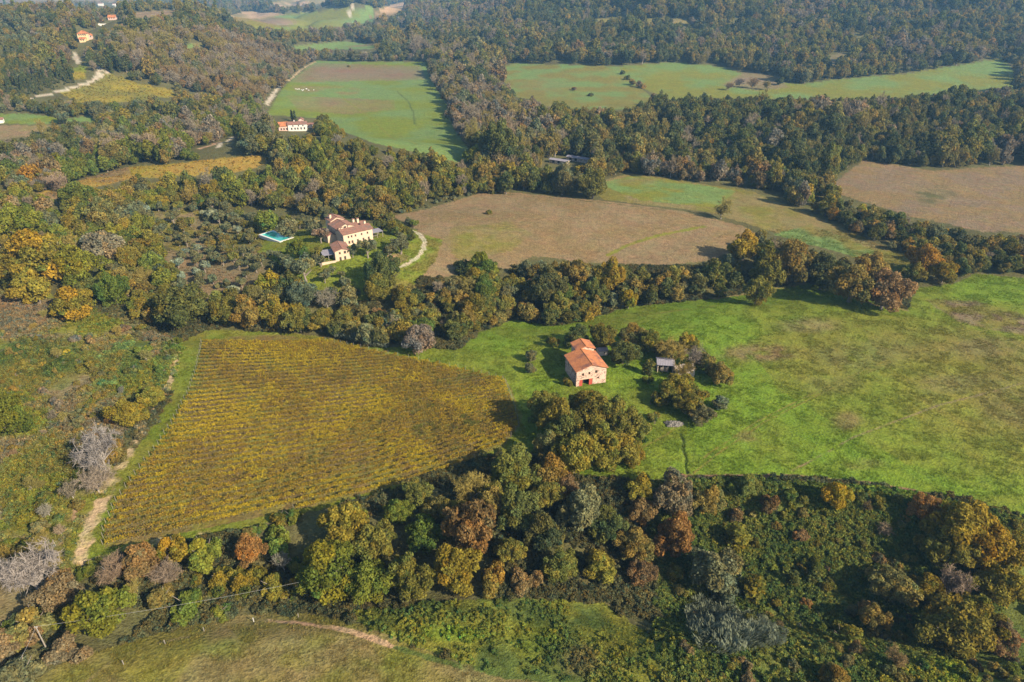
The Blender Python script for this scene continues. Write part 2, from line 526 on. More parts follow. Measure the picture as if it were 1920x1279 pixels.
# (object it belongs to, outline as the photograph shows it, two ground colours, size of patches)
COVER = [
    ('scrubland', [(-500, 520), (0, 520), (130, 565), (250, 615), (335, 640), (330, 700), (300, 750), (240, 800), (160, 1030), (110, 1180), (-500, 1300)], 'meadow', 'scrub', 12),
    ('scrubland', [(-500, 620), (60, 640), (160, 630), (190, 680), (120, 730), (0, 740), (-500, 760)], 'dkgreen', 'oliveg', 10, .8),
    ('scrubland', [(-100, 545), (80, 560), (130, 610), (60, 635), (-100, 630)], 'scrub', 'pinkish', 8, .6),
    ('scrubland', [(170, 670), (250, 640), (270, 660), (210, 730), (170, 720)], 'oliveg', 'palegreen', 6),
    ('scrubland', [(0, 870), (110, 800), (150, 860), (150, 960), (110, 1030), (0, 990)], 'meadow', 'oliveg', 9, .8),
    ('bramble_bank', [(288, 722), (298, 665), (318, 636), (345, 640), (333, 690), (316, 738)], 'bramble', 'dkgreen', 4),
    ('bramble_bank', [(220, 702), (238, 655), (262, 636), (290, 640), (274, 680), (250, 722)], 'bramble', 'dkgreen', 4),
    ('grass_margin', [(296, 790), (318, 740), (334, 690), (342, 640), (385, 618), (520, 622), (640, 638), (730, 660), (850, 680), (960, 700), (1010, 790), (1000, 850), (930, 850), (700, 930), (560, 965), (380, 1010), (190, 1050), (150, 1050), (180, 960), (215, 890), (255, 838)], 'green', 'meadow', 8),
    ('meadow', [(690, 650), (860, 655), (900, 625), (960, 600), (1040, 612), (1105, 600), (1180, 575), (1340, 560), (1515, 530), (1600, 555), (1700, 580), (1720, 540), (1800, 530), (1830, 512), (1960, 528), (2500, 570), (2500, 1100), (1920, 966), (1800, 940), (1650, 911), (1500, 895), (1400, 894), (1300, 894), (1200, 900), (1090, 895), (1000, 860), (985, 800), (960, 735), (850, 690)], 'green', 'bright', 22),
    ('meadow', [(1400, 640), (1560, 585), (1800, 600), (1960, 640), (2500, 700), (2500, 1040), (1920, 930), (1700, 870), (1560, 790), (1460, 730)], 'meadow', 'green', 30, 1.6),
    ('meadow', [(1620, 620), (1800, 610), (1960, 650), (2500, 720), (2500, 980), (1960, 860), (1800, 800), (1680, 720)], 'oliveg', 'meadow', 26, 1.6),
    ('meadow', [(1730, 560), (1830, 565), (1960, 600), (2300, 650), (1960, 640), (1800, 605)], 'mauve', 'oliveg', 6, .5),
    ('rough_grass', [(640, 1150), (800, 1130), (960, 1120), (1130, 1130), (1220, 1190), (1260, 1300), (1270, 1500), (900, 1500), (960, 1290), (860, 1240), (740, 1200)], 'meadow', 'dkgreen', 7),
    ('foreground_field', [(-300, 1500), (60, 1330), (110, 1250), (300, 1185), (450, 1155), (560, 1150), (680, 1170), (780, 1215), (900, 1255), (1080, 1290), (1150, 1500)], 'oliveg', 'straw', 12),
    ('foreground_field', [(430, 1170), (560, 1165), (640, 1200), (560, 1260), (480, 1240)], 'straw', 'oliveg', 7, 1),
    ('bramble_slope', [(1200, 905), (1400, 896), (1650, 914), (1920, 970), (2500, 1110), (2500, 1500), (1260, 1500), (1230, 1290), (1230, 1120)], 'bramble', 'dkgreen', 8),
    ('bramble_slope', [(1700, 1240), (1960, 1250), (2300, 1300), (2300, 1500), (1700, 1500), (1640, 1279)], 'green', 'meadow', 6),
    ('brown_field', [(735, 405), (800, 392), (900, 362), (1010, 368), (1130, 380), (1300, 402), (1390, 424), (1420, 440), (1400, 462), (1330, 488), (1250, 497), (1100, 492), (1000, 480), (950, 505), (880, 495), (840, 520), (780, 520), (815, 470), (780, 430)], 'brown', 'pinkish', 18),
    ('brown_field', [(850, 425), (960, 415), (1000, 440), (960, 470), (860, 490), (830, 450)], 'straw', 'oliveg', 10, .6),
    ('sloping_field', [(1110, 345), (1180, 325), (1300, 343), (1410, 358), (1560, 420), (1700, 480), (1720, 520), (1690, 530), (1560, 460), (1440, 432), (1330, 398), (1130, 374)], 'straw', 'oliveg', 16),
    ('sloping_field', [(1120, 345), (1190, 328), (1300, 345), (1380, 358), (1340, 390), (1200, 375)], 'meadow', 'palegreen', 12),
    ('sloping_field', [(1450, 440), (1520, 420), (1690, 490), (1720, 530), (1600, 480)], 'palegreen', 'oliveg', 12),
    ('brown_hillside', [(1560, 345), (1620, 300), (1750, 320), (1920, 310), (2500, 310), (2500, 470), (1920, 436), (1840, 434), (1700, 404), (1580, 366)], 'mauve', 'brown', 14),
    ('brown_hillside', [(1700, 350), (1780, 345), (1800, 370), (1730, 390)], 'scrub', 'floor', 8, .5),
    ('valley_field', [(500, 215), (530, 165), (592, 114), (700, 116), (800, 116), (815, 160), (840, 200), (850, 240), (895, 303), (860, 305), (800, 290), (700, 268), (640, 245), (600, 222)], 'palegreen', 'green', 50),
    ('valley_field', [(560, 140), (592, 118), (790, 124), (800, 150), (700, 152), (545, 155)], 'ruddy', 'mauve', 60, .6),
    ('valley_field', [(535, 178), (620, 183), (740, 188), (740, 205), (660, 215), (560, 208)], 'ruddy', 'straw', 40, .9),
    ('valley_field', [(545, 160), (640, 162), (700, 165), (690, 180), (560, 178)], 'palegreen', 'straw', 20, .3),
    ('far_meadow', [(930, 132), (960, 119), (1160, 124), (1195, 158), (1225, 186), (1180, 206), (1100, 206), (1010, 198), (965, 180)], 'palegreen', 'oliveg', 30),
    ('far_meadow', [(1160, 124), (1260, 117), (1350, 125), (1430, 150), (1500, 158), (1560, 150), (1700, 138), (1880, 109), (1900, 130), (1916, 166), (1800, 172), (1700, 184), (1560, 186), (1440, 186), (1350, 184), (1250, 188), (1195, 160)], 'palegreen', 'meadow', 40),
    ('far_meadow', [(1350, 160), (1400, 132), (1460, 145), (1480, 165), (1420, 170)], 'mauve', 'scrub', 20, .3),
    ('scrub_clearing', [(1520, 128), (1552, 104), (1592, 98), (1600, 118), (1556, 138)], 'floor', 'scrub', 25, .4),
    ('scrub_clearing', [(1085, 40), (1150, 33), (1290, 36), (1290, 50), (1120, 54)], 'straw', 'oliveg', 25),
    ('small_vineyard', [(115, 175), (160, 158), (195, 136), (225, 143), (260, 157), (320, 168), (331, 180), (240, 192), (150, 194)], 'yellow', 'oliveg', 20),
    ('small_vineyard', [(132, 135), (150, 122), (162, 126), (158, 148), (138, 150)], 'yellow', 'green', 20),
    ('hillside_vineyard', [(60, 366), (150, 338), (240, 313), (330, 307), (420, 296), (490, 291), (506, 302), (470, 317), (400, 328), (250, 335), (150, 358), (100, 374)], 'orange', 'yellow', 16),
    ('hillside_vineyard', [(60, 366), (150, 338), (240, 313), (250, 335), (150, 358), (100, 374)], 'brown', 'orange', 16),
    ('lawn', [(490, 440), (560, 432), (640, 420), (720, 420), (780, 432), (805, 460), (790, 500), (740, 515), (730, 560), (680, 568), (600, 565), (550, 520), (500, 480), (440, 470)], 'green', 'meadow', 9),
    ('lawn', [(712, 480), (752, 474), (770, 482), (745, 496), (722, 497)], 'straw', 'tan', 5, .3),
    ('lawn', [(795, 440), (830, 450), (815, 490), (780, 530), (740, 560), (740, 520), (800, 480)], 'green', 'oliveg', 8),
    ('grove_ground', [(300, 470), (420, 480), (500, 500), (540, 520), (470, 560), (400, 575), (330, 550)], 'pinkish', 'scrub', 10),
    ('grove_ground', [(180, 400), (420, 390), (500, 440), (480, 480), (330, 470)], 'oliveg', 'scrub', 10),
    ('valley_clearing', [(-200, 245), (0, 235), (95, 235), (60, 255), (0, 262), (-200, 262)], 'pinkish', 'straw', 14),
    ('valley_clearing', [(-200, 215), (40, 213), (130, 222), (180, 216), (180, 228), (60, 232), (-200, 232)], 'green', 'palegreen', 14),
    ('far_field', [(240, 31), (255, 23), (330, 19), (332, 26), (290, 34)], 'mauve', 'pinkish', 60),
    ('far_field', [(425, 30), (460, 22), (545, 25), (500, 36), (445, 40)], 'tan', 'straw', 60),
    ('far_meadow', [(345, 92), (356, 81), (386, 82), (392, 92)], 'palegreen', 'straw', 20),
    ('far_field', [(470, 50), (520, 30), (620, 18), (700, 12), (700, 40), (640, 52), (560, 56), (500, 56)], 'palegreen', 'meadow', 90),
    ('far_field', [(452, 40), (520, 32), (566, 40), (540, 50), (490, 54)], 'mauve', 'oliveg', 60),
    ('far_field', [(690, 36), (720, 14), (764, 2), (758, 16), (730, 32)], 'tan', 'brown', 60),
    ('far_field', [(500, 10), (540, -4), (620, -6), (610, 6), (540, 14)], 'tan', 'straw', 60),
    ('far_field', [(545, 86), (640, 78), (720, 84), (700, 92), (560, 94)], 'palegreen', 'straw', 60),
    ('far_field', [(-400, 12), (0, 8), (120, 4), (400, -2), (420, -30), (-400, -30)], 'mauve', 'pinkish', 120),
]
VINE_POLY = [(196, 1029), (198, 990), (221, 940), (257, 890), (296, 840), (327, 790), (354, 740), (371, 690), (381, 640), (450, 630), (520, 627), (620, 642), (720, 664), (850, 690), (945, 714), (962, 760), (972, 800), (945, 836), (880, 866), (800, 893), (640, 938), (560, 955), (380, 992)]
COVER.append(('vineyard_soil', VINE_POLY, 'soil', 'oliveg', 4))
# tracks: (object, line in the photograph, width in metres, colour, how broken)
TRACKS = [
    ('dirt_track', [(150, 1050), (166, 1000), (188, 945), (215, 895), (240, 850)], 3.0, 'track', 0.42),
    ('dirt_track', [(240, 850), (262, 815), (290, 770), (308, 740), (322, 705), (334, 665)], 1.7, 'track', 0.52),
    ('dirt_track', [(180, 1050), (330, 1006), (385, 994), (470, 975)], 2.0, 'track', 0.68),
    ('dirt_track', [(115, 1020), (140, 960), (150, 930)], 1.0, 'tan', 0.5),
    ('dirt_track', [(500, 1164), (560, 1168), (640, 1180), (700, 1198), (745, 1216)], 1.1, 'tan', 0.25),
    ('dirt_track', [(300, 1205), (380, 1190), (450, 1175), (500, 1164)], 0.8, 'straw', 0.5),
    ('dirt_track', [(740, 1214), (850, 1245), (960, 1268), (1080, 1284)], 1.1, 'dkgreen', 0.3),
    ('dirt_track', [(150, 1290), (210, 1240), (300, 1205)], 0.8, 'straw', 0.6),
    ('driveway', [(728, 506), (748, 501), (768, 493), (784, 481), (794, 467), (797, 454), (791, 443), (782, 436), (773, 432)], 1.9, 'gravel', 0.0),
    ('country_road', [(500, 196), (512, 178), (524, 160)], 4.5, 'gravel', 0.0),
    ('country_road', [(540, 152), (566, 130), (592, 115)], 3.5, 'track', 0.2),
    ('country_road', [(50, 186), (75, 180), (125, 168), (165, 156), (190, 142), (200, 135)], 5.0, 'gravel', 0.1),
    ('country_road', [(176, 150), (184, 138), (186, 126)], 4.0, 'gravel', 0.2),
    ('country_road', [(139, 98), (144, 110), (147, 118)], 5.0, 'gravel', 0.0),
    ('country_road', [(376, 278), (400, 272), (412, 266)], 4.0, 'tan', 0.1),
    ('country_road', [(410, 276), (428, 264), (437, 256)], 3.0, 'gravel', 0.1),
    ('field_path', [(1140, 478), (1180, 458), (1240, 440), (1320, 425)], 2.5, 'meadow', 0.2),
    ('field_path', [(895, 357), (1000, 366), (1130, 378), (1290, 400)], 3.0, 'pinkish', 0.2),
    ('field_path', [(1140, 865), (1200, 842), (1250, 815), (1280, 790)], 0.5, 'oliveg', 0.2),
    ('field_path', [(1290, 885), (1330, 850), (1420, 790), (1540, 730), (1700, 660), (1900, 600)], 0.55, 'oliveg', 0.36),
    ('field_path', [(1300, 888), (1344, 852), (1434, 791), (1553, 731), (1712, 661), (1910, 601)], 0.55, 'oliveg', 0.36),
    ('field_path', [(1480, 885), (1600, 820), (1760, 760), (1930, 715)], 0.5, 'scrub', 0.40),
    ('field_path', [(1120, 600), (1200, 592), (1340, 574), (1500, 548)], 0.6, 'oliveg', 0.40),
    ('field_path', [(942, 705), (958, 730), (968, 760), (975, 800)], 0.5, 'oliveg', 0.15),
    ('field_path', [(745, 172), (765, 190), (776, 212), (778, 235)], 1.6, 'dkgreen', 0.2),
    ('field_path', [(780, 270), (700, 225), (640, 180)], 1.5, 'meadow', 0.3),
    ('country_road', [(656, 31), (655, 22), (662, 12), (700, 2)], 7.0, 'gravel', 0.1),
    ('stubble_edge', [(1270, 893), (1400, 892), (1480, 893), (1560, 899), (1650, 909), (1760, 930)], 1.4, 'ruddy', 0.35),
    ('stubble_edge', [(1340, 560), (1430, 546), (1510, 530)], 2.0, 'straw', 0.2),
    ('stubble_edge', [(1560, 548), (1640, 572), (1700, 582)], 2.0, 'straw', 0.2),
]
TRACKS_W = [(n, world_line(p), w, c, b) for n, p, w, c, b in TRACKS]
DITCH = world_line([(1274, 812), (1281, 826), (1280, 842), (1286, 858), (1284, 874), (1288, 886)])
# patches with a colour of their own on the meadows: u, v, half width, half height, colour, strength
PATCH = [
    (1400, 780, 90, 60, 'bright', .9), (1290, 850, 90, 40, 'bright', .8), (1440, 830, 60, 40, 'green', .7), (1500, 880, 160, 14, 'bright', .9), (1750, 915, 180, 18, 'bright', .9),
    (1420, 662, 70, 16, 'ruddy', .7), (1590, 790, 28, 18, 'ruddy', .5), (1395, 818, 26, 10, 'ruddy', .5), (1560, 720, 60, 20, 'straw', .35), (1620, 870, 40, 10, 'straw', .35),
    (1520, 610, 60, 14, 'scrub', .6), (1610, 665, 90, 30, 'scrub', .35), (1780, 720, 60, 20, 'scrub', .4), (1850, 650, 70, 18, 'mauve', .35), (1450, 580, 110, 14, 'green', .7),
    (1660, 740, 60, 30, 'green', .5), (1800, 690, 50, 14, 'meadow', .8), (1900, 760, 60, 60, 'scrub', .25), (1000, 720, 60, 40, 'bright', .9), (940, 690, 60, 20, 'green', .8), (990, 830, 30, 30, 'green', .9),
    (1150, 690, 60, 50, 'bright', .8), (1700, 520, 60, 20, 'bright', .3), (1830, 540, 80, 16, 'bright', .9), (350, 690, 30, 50, 'bright', .5), (310, 800, 30, 40, 'bright', .5), (250, 1000, 40, 20, 'straw', .5),
    (1000, 1200, 60, 30, 'green', .6), (850, 1190, 60, 16, 'bright', .7), (1100, 1240, 60, 30, 'ruddy', .35), (420, 1215, 60, 20, 'green', .5), (720, 1235, 70, 20, 'green', .5), (280, 1265, 60, 16, 'meadow', .5),
    (1230, 330, 60, 10, 'brown', .3), (1560, 425, 60, 20, 'brown', .5), (1190, 340, 50, 6, 'scrub', .5), (1780, 350, 60, 10, 'pinkish', .5), (1020, 160, 50, 14, 'straw', .35),
]


def cover(x, y, z):
    """Colour of the land and the index of its cover (-1: wooded) at world points."""
    u, v, dep = project(x, y, z)
    n = x.shape
    c = np.empty(n + (3,))
    k = fbm(x, y, 18, 3, 1)[..., None]
    c[:] = np.array(G['floor']) * (0.7 + 0.6 * k)
    idx = np.full(n, -1)
    ju = (fbm(x, y, 3.0, 3, 4) - 0.5) * np.clip(2600 / dep, 4, 26)
    jv = (fbm(x, y, 3.0, 3, 7) - 0.5) * np.clip(1300 / dep, 1.5, 14)
    ok = (y > 20) & (v > -60)
    for i, (nm, poly, a, b, s, *soft) in enumerate(COVER):
        jj = 0.25 if nm in ('vineyard_soil', 'valley_field', 'far_meadow', 'far_field') else 1
        m = inside(u + ju * jj, v + jv * jj, poly) & ok
        if not m.any():
            continue
        f = ss(0.36, 0.64, fbm(x[m], y[m], s, 4, 3 + i))[..., None]
        new = np.array(G[a]) * (1 - f) + np.array(G[b]) * f
        if soft:
            w = np.zeros(m.sum())
            for q in range(14):
                du, dv = math.cos(q * 2.4) * (q + 1) * 5 * soft[0], math.sin(q * 2.4) * (q + 1) * 2.2 * soft[0]
                w += inside(u[m] + 3 * ju[m] + du, v[m] + 3 * jv[m] + dv, poly)
            new = c[m] + (new - c[m]) * (w / 14)[:, None]
        c[m] = new
        idx[m] = i
    grassy = idx >= 0
    for (pu, pv, ru, rv, col, amt) in PATCH:
        e = ((u - pu + ju) / ru) ** 2 + ((v - pv + jv * 1.5) / rv) ** 2
        m = grassy & (e < 2.5)
        if m.any():
            w = (amt * np.exp(-e[m] ** 2 * 0.9) * ss(0.15, 0.6, fbm(x[m], y[m], 5, 3, 31)))[..., None]
            c[m] = c[m] * (1 - w) + np.array(G[col]) * w
    for i, (nm, pts, w, col, broken) in enumerate(TRACKS_W):
        xs = [p[0] for p in pts]
        ys = [p[1] for p in pts]
        m = (x > min(xs) - w * 2) & (x < max(xs) + w * 2) & (y > min(ys) - w * 2) & (y < max(ys) + w * 2)
        if not m.any():
            continue
        d = seg_dist(x[m], y[m], pts) + (fbm(x[m], y[m], 2.2, 3, 12) - 0.5) * w * 0.9
        a = 1 - ss(w * 0.36, w * 0.62, d)
        if nm in ('driveway',):
            a = a * (1 - 0.45 * (1 - ss(0.15, 0.55, d)))
        if broken:
            a = a * ss(broken - 0.22, broken + 0.12, fbm(x[m], y[m], 3.5, 3, 15 + i))
        q = c[m]
        q = q * (1 - a[..., None]) + np.array(G[col]) * a[..., None]
        c[m] = q
        t = idx[m]
        t[a > 0.5] = 1000 + i
        idx[m] = t
    d = seg_dist(x, y, DITCH)
    a = (0.7 * (1 - ss(0.1, 0.5, d)) * ss(.35, .6, fbm(x, y, 3, 2, 90)))[..., None]
    c = c * (1 - a) + np.array((0.03, 0.04, 0.015)) * a
    return c, idx


def build_land():
    # one continuous sheet of rings round the place the photograph was taken from, finer where it is near
    az_f = np.linspace(-0.80, 0.80, 801)
    az_c = np.linspace(0.80, 2 * math.pi - 0.80, 60)[1:-1]
    az = np.concatenate([az_f, az_c])
    rr = [0.5, 15, 30, 45, 56]
    r = 62.0
    while r < 9500:
        rr.append(r)
        a = math.atan2(CAMH, r)
        step = max(0.32, 1.55 * r * r / (CAMH * 1250) * (1 + 0.0 * a))
        step = min(step, r * 0.011 + 0.2)
        r += step
    rr = np.array(rr)
    A, R = np.meshgrid(az, rr)
    X, Y = R * np.sin(A), R * np.cos(A)
    Z = height(X, Y)
    Z = Z - 0.45 * np.exp(-(seg_dist(X, Y, DITCH) / 0.4) ** 2)
    na, nr = len(az), len(rr)
    col, idx = cover(X.ravel(), Y.ravel(), Z.ravel())
    V = np.stack([X.ravel(), Y.ravel(), Z.ravel()], 1)
    I = np.arange(nr * na).reshape(nr, na)
    In = np.roll(I, -1, 1)
    F = np.stack([I[:-1], In[:-1], In[1:], I[1:]], -1).reshape(-1, 4)
    F = F[:, ::-1]
    names = np.array([c[0] for c in COVER])
    tnames = [t[0] for t in TRACKS]
    fi = idx[F[:, 0]]
    cls = np.full(len(F), 'wooded_ground', dtype=object)
    m = (fi >= 0) & (fi < 1000)
    cls[m] = names[fi[m]]
    for i, t in enumerate(tnames):
        cls[fi == 1000 + i] = t
    for nm in sorted(set(cls)):
        f = F[cls == nm]
        used = np.unique(f)
        re = np.zeros(len(V), np.int32)
        re[used] = np.arange(len(used))
        me = mesh_np(nm, V[used], re[f], M_LAND, smooth=True)
        a = me.attributes.new('ground_colour', 'FLOAT_COLOR', 'POINT')
        cc = np.ones((len(used), 4), np.float32)
        cc[:, :3] = col[used]
        a.data.foreach_set('color', cc.ravel())
        tag(link(bpy.data.objects.new(nm, me)), kind='structure')
    mb = MB()
    return len(F)


NF = build_land()

# haze
hz = MB()
hz.box(-9900, 9900, -9900, 9900, -25, 345)
hm, hnt, hN, hL, hb = new_mat('valley_haze')
hN.remove(hb)
pv = hN.new('ShaderNodeVolumePrincipled')
pv.inputs['Density'].default_value = HAZE_DENSITY
pv.inputs['Color'].default_value = (0.30, 0.62, 1.0, 1)
pv.inputs['Anisotropy'].default_value = 0.1
hL.new(pv.outputs[0], hN['Material Output'].inputs['Volume'])
tag(hz.build('haze', hm), kind='stuff')


# ------------------------------------------------------------------ houses
def wall_panel(mb, o, ex, n, L, z0, z1, holes, depth=0.35):
    """A wall face from o along ex with outward normal n; holes (a0, a1, b0, b1) get real reveals."""
    o, ex, n = Vector(o), Vector(ex), Vector(n)

    def p(a, b, d=0.0):
        return o + ex * a + Vector((0, 0, b)) - n * d
    xs = sorted({0.0, L, *[h[0] for h in holes], *[h[1] for h in holes]})
    zs = sorted({z0, z1, *[h[2] for h in holes], *[h[3] for h in holes]})
    for a0, a1 in zip(xs[:-1], xs[1:]):
        for b0, b1 in zip(zs[:-1], zs[1:]):
            ca, cb = (a0 + a1) / 2, (b0 + b1) / 2
            if any(h[0] < ca < h[1] and h[2] < cb < h[3] for h in holes):
                continue
            mb.poly(p(a0, b0), p(a1, b0), p(a1, b1), p(a0, b1))
    for a0, a1, b0, b1 in [h[:4] for h in holes]:
        for (q, r) in (((a0, b0), (a1, b0)), ((a1, b0), (a1, b1)), ((a1, b1), (a0, b1)), ((a0, b1), (a0, b0))):
            mb.poly(p(*q), p(*r), p(*r, depth), p(*q, depth))


def window_at(parent, o, ex, n, h, depth=0.35, detail=True):
    o, ex, n = Vector(o), Vector(ex), Vector(n)

    def p(a, b, d):
        return o + ex * a + Vector((0, 0, b)) - n * d
    a0, a1, b0, b1 = h

    def slab(mb, a0, a1, b0, b1, d0, d1):
        v = [p(a, b, d) for d in (d0, d1) for (a, b) in ((a0, b0), (a1, b0), (a1, b1), (a0, b1))]
        k = len(mb.v)
        mb.v += [tuple(q) for q in v]
        for q in ((0, 1, 2, 3), (7, 6, 5, 4), (0, 4, 5, 1), (1, 5, 6, 2), (2, 6, 7, 3), (3, 7, 4, 0)):
            mb.f.append(tuple(k + i for i in q))
    w = MB()
    if detail:
        t = 0.09
        slab(w, a0, a0 + t, b0, b1, depth - 0.12, depth - 0.03)
        slab(w, a1 - t, a1, b0, b1, depth - 0.12, depth - 0.03)
        slab(w, a0 + t, a1 - t, b1 - t, b1, depth - 0.12, depth - 0.03)
        slab(w, a0 + t, a1 - t, b0, b0 + t, depth - 0.12, depth - 0.03)
        c = (a0 + a1) / 2
        slab(w, c - 0.03, c + 0.03, b0 + t, b1 - t, depth - 0.11, depth - 0.04)
        fr = w.build('window', M_FRAME, parent)
        g = MB()
        slab(g, a0, a1, b0, b1, depth - 0.03, depth + 0.05)
        g.build('pane', M_GLASS, fr)
    else:
        slab(w, a0, a1, b0, b1, depth - 0.05, depth + 0.05)
        w.build('window', M_GLASS, parent)


def roof_slope(mb, a, b, c, d, thick=0.2, pitch=0.42, amp=0.055):
    """Tiled slope: a-b along the eave, d-c along the ridge; real barrel ribs run from eave to ridge."""
    a, b, c, d = map(Vector, (a, b, c, d))
    n = (b - a).cross(d - a).normalized()
    if n.z < 0:
        n = -n
    L = (b - a).length
    m = max(4, int(L / pitch)) * 4
    top = []
    for i in range(m + 1):
        t = i / m
        off = n * (amp * (0.5 - 0.5 * math.cos(2 * math.pi * i / 4)) + 0.02)
        top.append((a.lerp(b, t) + off, d.lerp(c, t) + off))
    base = len(mb.v)
    for e, r in top:
        mb.v += [tuple(e), tuple(r), tuple(e - n * thick), tuple(r - n * thick)]
    for i in range(m):
        k = base + 4 * i
        mb.f.append((k, k + 4, k + 5, k + 1))
        mb.f.append((k + 2, k + 3, k + 7, k + 6))
        mb.f.append((k, k + 2, k + 6, k + 4))
        mb.f.append((k + 1, k + 5, k + 7, k + 3))
    mb.f.append((base, base + 1, base + 3, base + 2))
    k = base + 4 * m
    mb.f.append((k, k + 2, k + 3, k + 1))


def house_block(root, x0, x1, y0, y1, z0, eave, rise, ridge, wallm, roofm, holes=None, over=0.45, detail=True, hip=False, shed=None):
    """One block of a building in the root's own axes. ridge 'x' or 'y'; holes {'f','r','b','l': [(a0,a1,b0,b1)]}."""
    holes = holes or {}
    w = MB()
    L, W = x1 - x0, y1 - y0
    sides = {'f': ((x0, y0, 0), (1, 0, 0), (0, -1, 0), L), 'r': ((x1, y0, 0), (0, 1, 0), (1, 0, 0), W),
             'b': ((x1, y1, 0), (-1, 0, 0), (0, 1, 0), L), 'l': ((x0, y1, 0), (0, -1, 0), (-1, 0, 0), W)}
    for s, (o, ex, n, ln) in sides.items():
        top = eave
        if shed == s:
            top = eave
        wall_panel(w, o, ex, n, ln, z0, top, holes.get(s, []))
    xm, ym = (x0 + x1) / 2, (y0 + y1) / 2
    if not hip and shed is None:
        if ridge == 'y':
            for yy in (y0, y1):
                w.poly((x0, yy, eave), (x1, yy, eave), (xm, yy, eave + rise))
        else:
            for xx in (x0, x1):
                w.poly((xx, y0, eave), (xx, y1, eave), (xx, ym, eave + rise))
    wo = w.build('wall', wallm, root)
    for s, (o, ex, n, ln) in sides.items():
        for h in holes.get(s, []):
            if len(h) == 4:
                window_at(root, o, ex, n, h, detail=detail)
    r = MB()
    up = 0.06
    if shed is not None:
        z_lo, z_hi = eave + up, eave + up + rise
        roof_slope(r, (x0 - over, y0 - over, z_lo), (x1 + over, y0 - over, z_lo), (x1 + over, y1 + over, z_hi), (x0 - over, y1 + over, z_hi))
    elif hip:
        h = min(L, W) / 2
        e = [(x0 - over, y0 - over, eave + up), (x1 + over, y0 - over, eave + up), (x1 + over, y1 + over, eave + up), (x0 - over, y1 + over, eave + up)]
        if L >= W:
            ra, rb = (x0 + h, ym, eave + up + rise), (x1 - h, ym, eave + up + rise)
            roof_slope(r, e[0], e[1], rb, ra)
            roof_slope(r, e[2], e[3], ra, rb)
            r.poly(e[1], e[2], rb)
            r.poly(e[3], e[0], ra)
        else:
            ra, rb = (xm, y0 + h, eave + up + rise), (xm, y1 - h, eave + up + rise)
            roof_slope(r, e[1], e[2], rb, ra)
            roof_slope(r, e[3], e[0], ra, rb)
            r.poly(e[0], e[1], ra)
            r.poly(e[2], e[3], rb)
    elif ridge == 'y':
        k = rise / (L / 2)
        lo, hi = eave + up - over * k, eave + up + rise
        roof_slope(r, (x0 - over, y0 - over, lo), (x0 - over, y1 + over, lo), (xm, y1 + over, hi), (xm, y0 - over, hi))
        roof_slope(r, (x1 + over, y0 - over, lo), (x1 + over, y1 + over, lo), (xm, y1 + over, hi), (xm, y0 - over, hi))
    else:
        k = rise / (W / 2)
        lo, hi = eave + up - over * k, eave + up + rise
        roof_slope(r, (x0 - over, y0 - over, lo), (x1 + over, y0 - over, lo), (x1 + over, ym, hi), (x0 - over, ym, hi))
        roof_slope(r, (x0 - over, y1 + over, lo), (x1 + over, y1 + over, lo), (x1 + over, ym, hi), (x0 - over, ym, hi))
    ro = r.build('roof', roofm, root)
    if not hip and shed is None:
        c = MB()
        if ridge == 'y':
            c.tube((xm, y0 - over, eave + up + rise + 0.03), (xm, y1 + over, eave + up + rise + 0.03), 0.13, 0.13, 8)
        else:
            c.tube((x0 - over, ym, eave + up + rise + 0.03), (x1 + over, ym, eave + up + rise + 0.03), 0.13, 0.13, 8)
        c.build('ridge_cap', roofm, ro)
    return wo, ro


def chimney(parent, x, y, z0, z1, m, s=0.45):
    c = MB()
    c.box(x - s, x + s, y - s, y + s, z0, z1)
    o = c.build('chimney', m, parent)
    k = MB()
    k.box(x - s - .12, x + s + .12, y - s - .12, y + s + .12, z1 + .002, z1 + .14)
    k.build('chimney_cap', M_OLDROOF, o)
    return o


def posts_and_roof(root, x0, x1, y0, y1, z0, z1, mroof, mpost, slope=0.4, n=3):
    for i in range(n):
        x = x0 + (x1 - x0) * i / (n - 1)
        for y in (y0, y1):
            p = MB()
            p.box(x - .09, x + .09, y - .09, y + .09, z0, z1 + (slope if y == y1 else 0))
            p.build('post', mpost, root)
    r = MB()
    roof_slope(r, (x0 - .3, y0 - .3, z1 + .2), (x1 + .3, y0 - .3, z1 + .2), (x1 + .3, y1 + .3, z1 + .2 + slope), (x0 - .3, y1 + .3, z1 + .2 + slope), .1, .5, .03)
    r.build('roof', mroof, root)


# --- stone barn
bx, by, bz, _ = P(1080, 725.5)
bz = min(bz, float(height(bx + 8, by + 3))) - 0.1
B = empty('stone_barn', (bx, by, bz), math.radians(15.5))
tag(B, 'restored stone barn with bright red tiled roof and red doors at the vineyard edge', 'barn')
bw = [(1.75, 2.55, 3.75, 4.85), (4.0, 4.7, 3.95, 5.0), (6.25, 7.1, 4.1, 5.3), (7.0, 7.75, 2.0, 2.7)]
wl, rf = house_block(B, 0, 10.2, 0, 10.6, -0.6, 6.0, 1.75, 'y', M_STONE, M_ROOF,
                     {'f': bw + [(1.05, 5.6, -0.6, 2.5, 'open')], 'l': [(2.5, 3.3, 3.6, 4.7), (6.5, 7.3, 3.6, 4.7), (8.8, 9.6, 3.6, 4.7)], 'r': [(3, 3.9, 3.6, 4.8), (7, 7.9, 3.6, 4.8)]})
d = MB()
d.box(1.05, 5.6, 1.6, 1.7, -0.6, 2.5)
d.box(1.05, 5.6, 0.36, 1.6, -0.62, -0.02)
d.build('dark_interior', M_DARK, B)
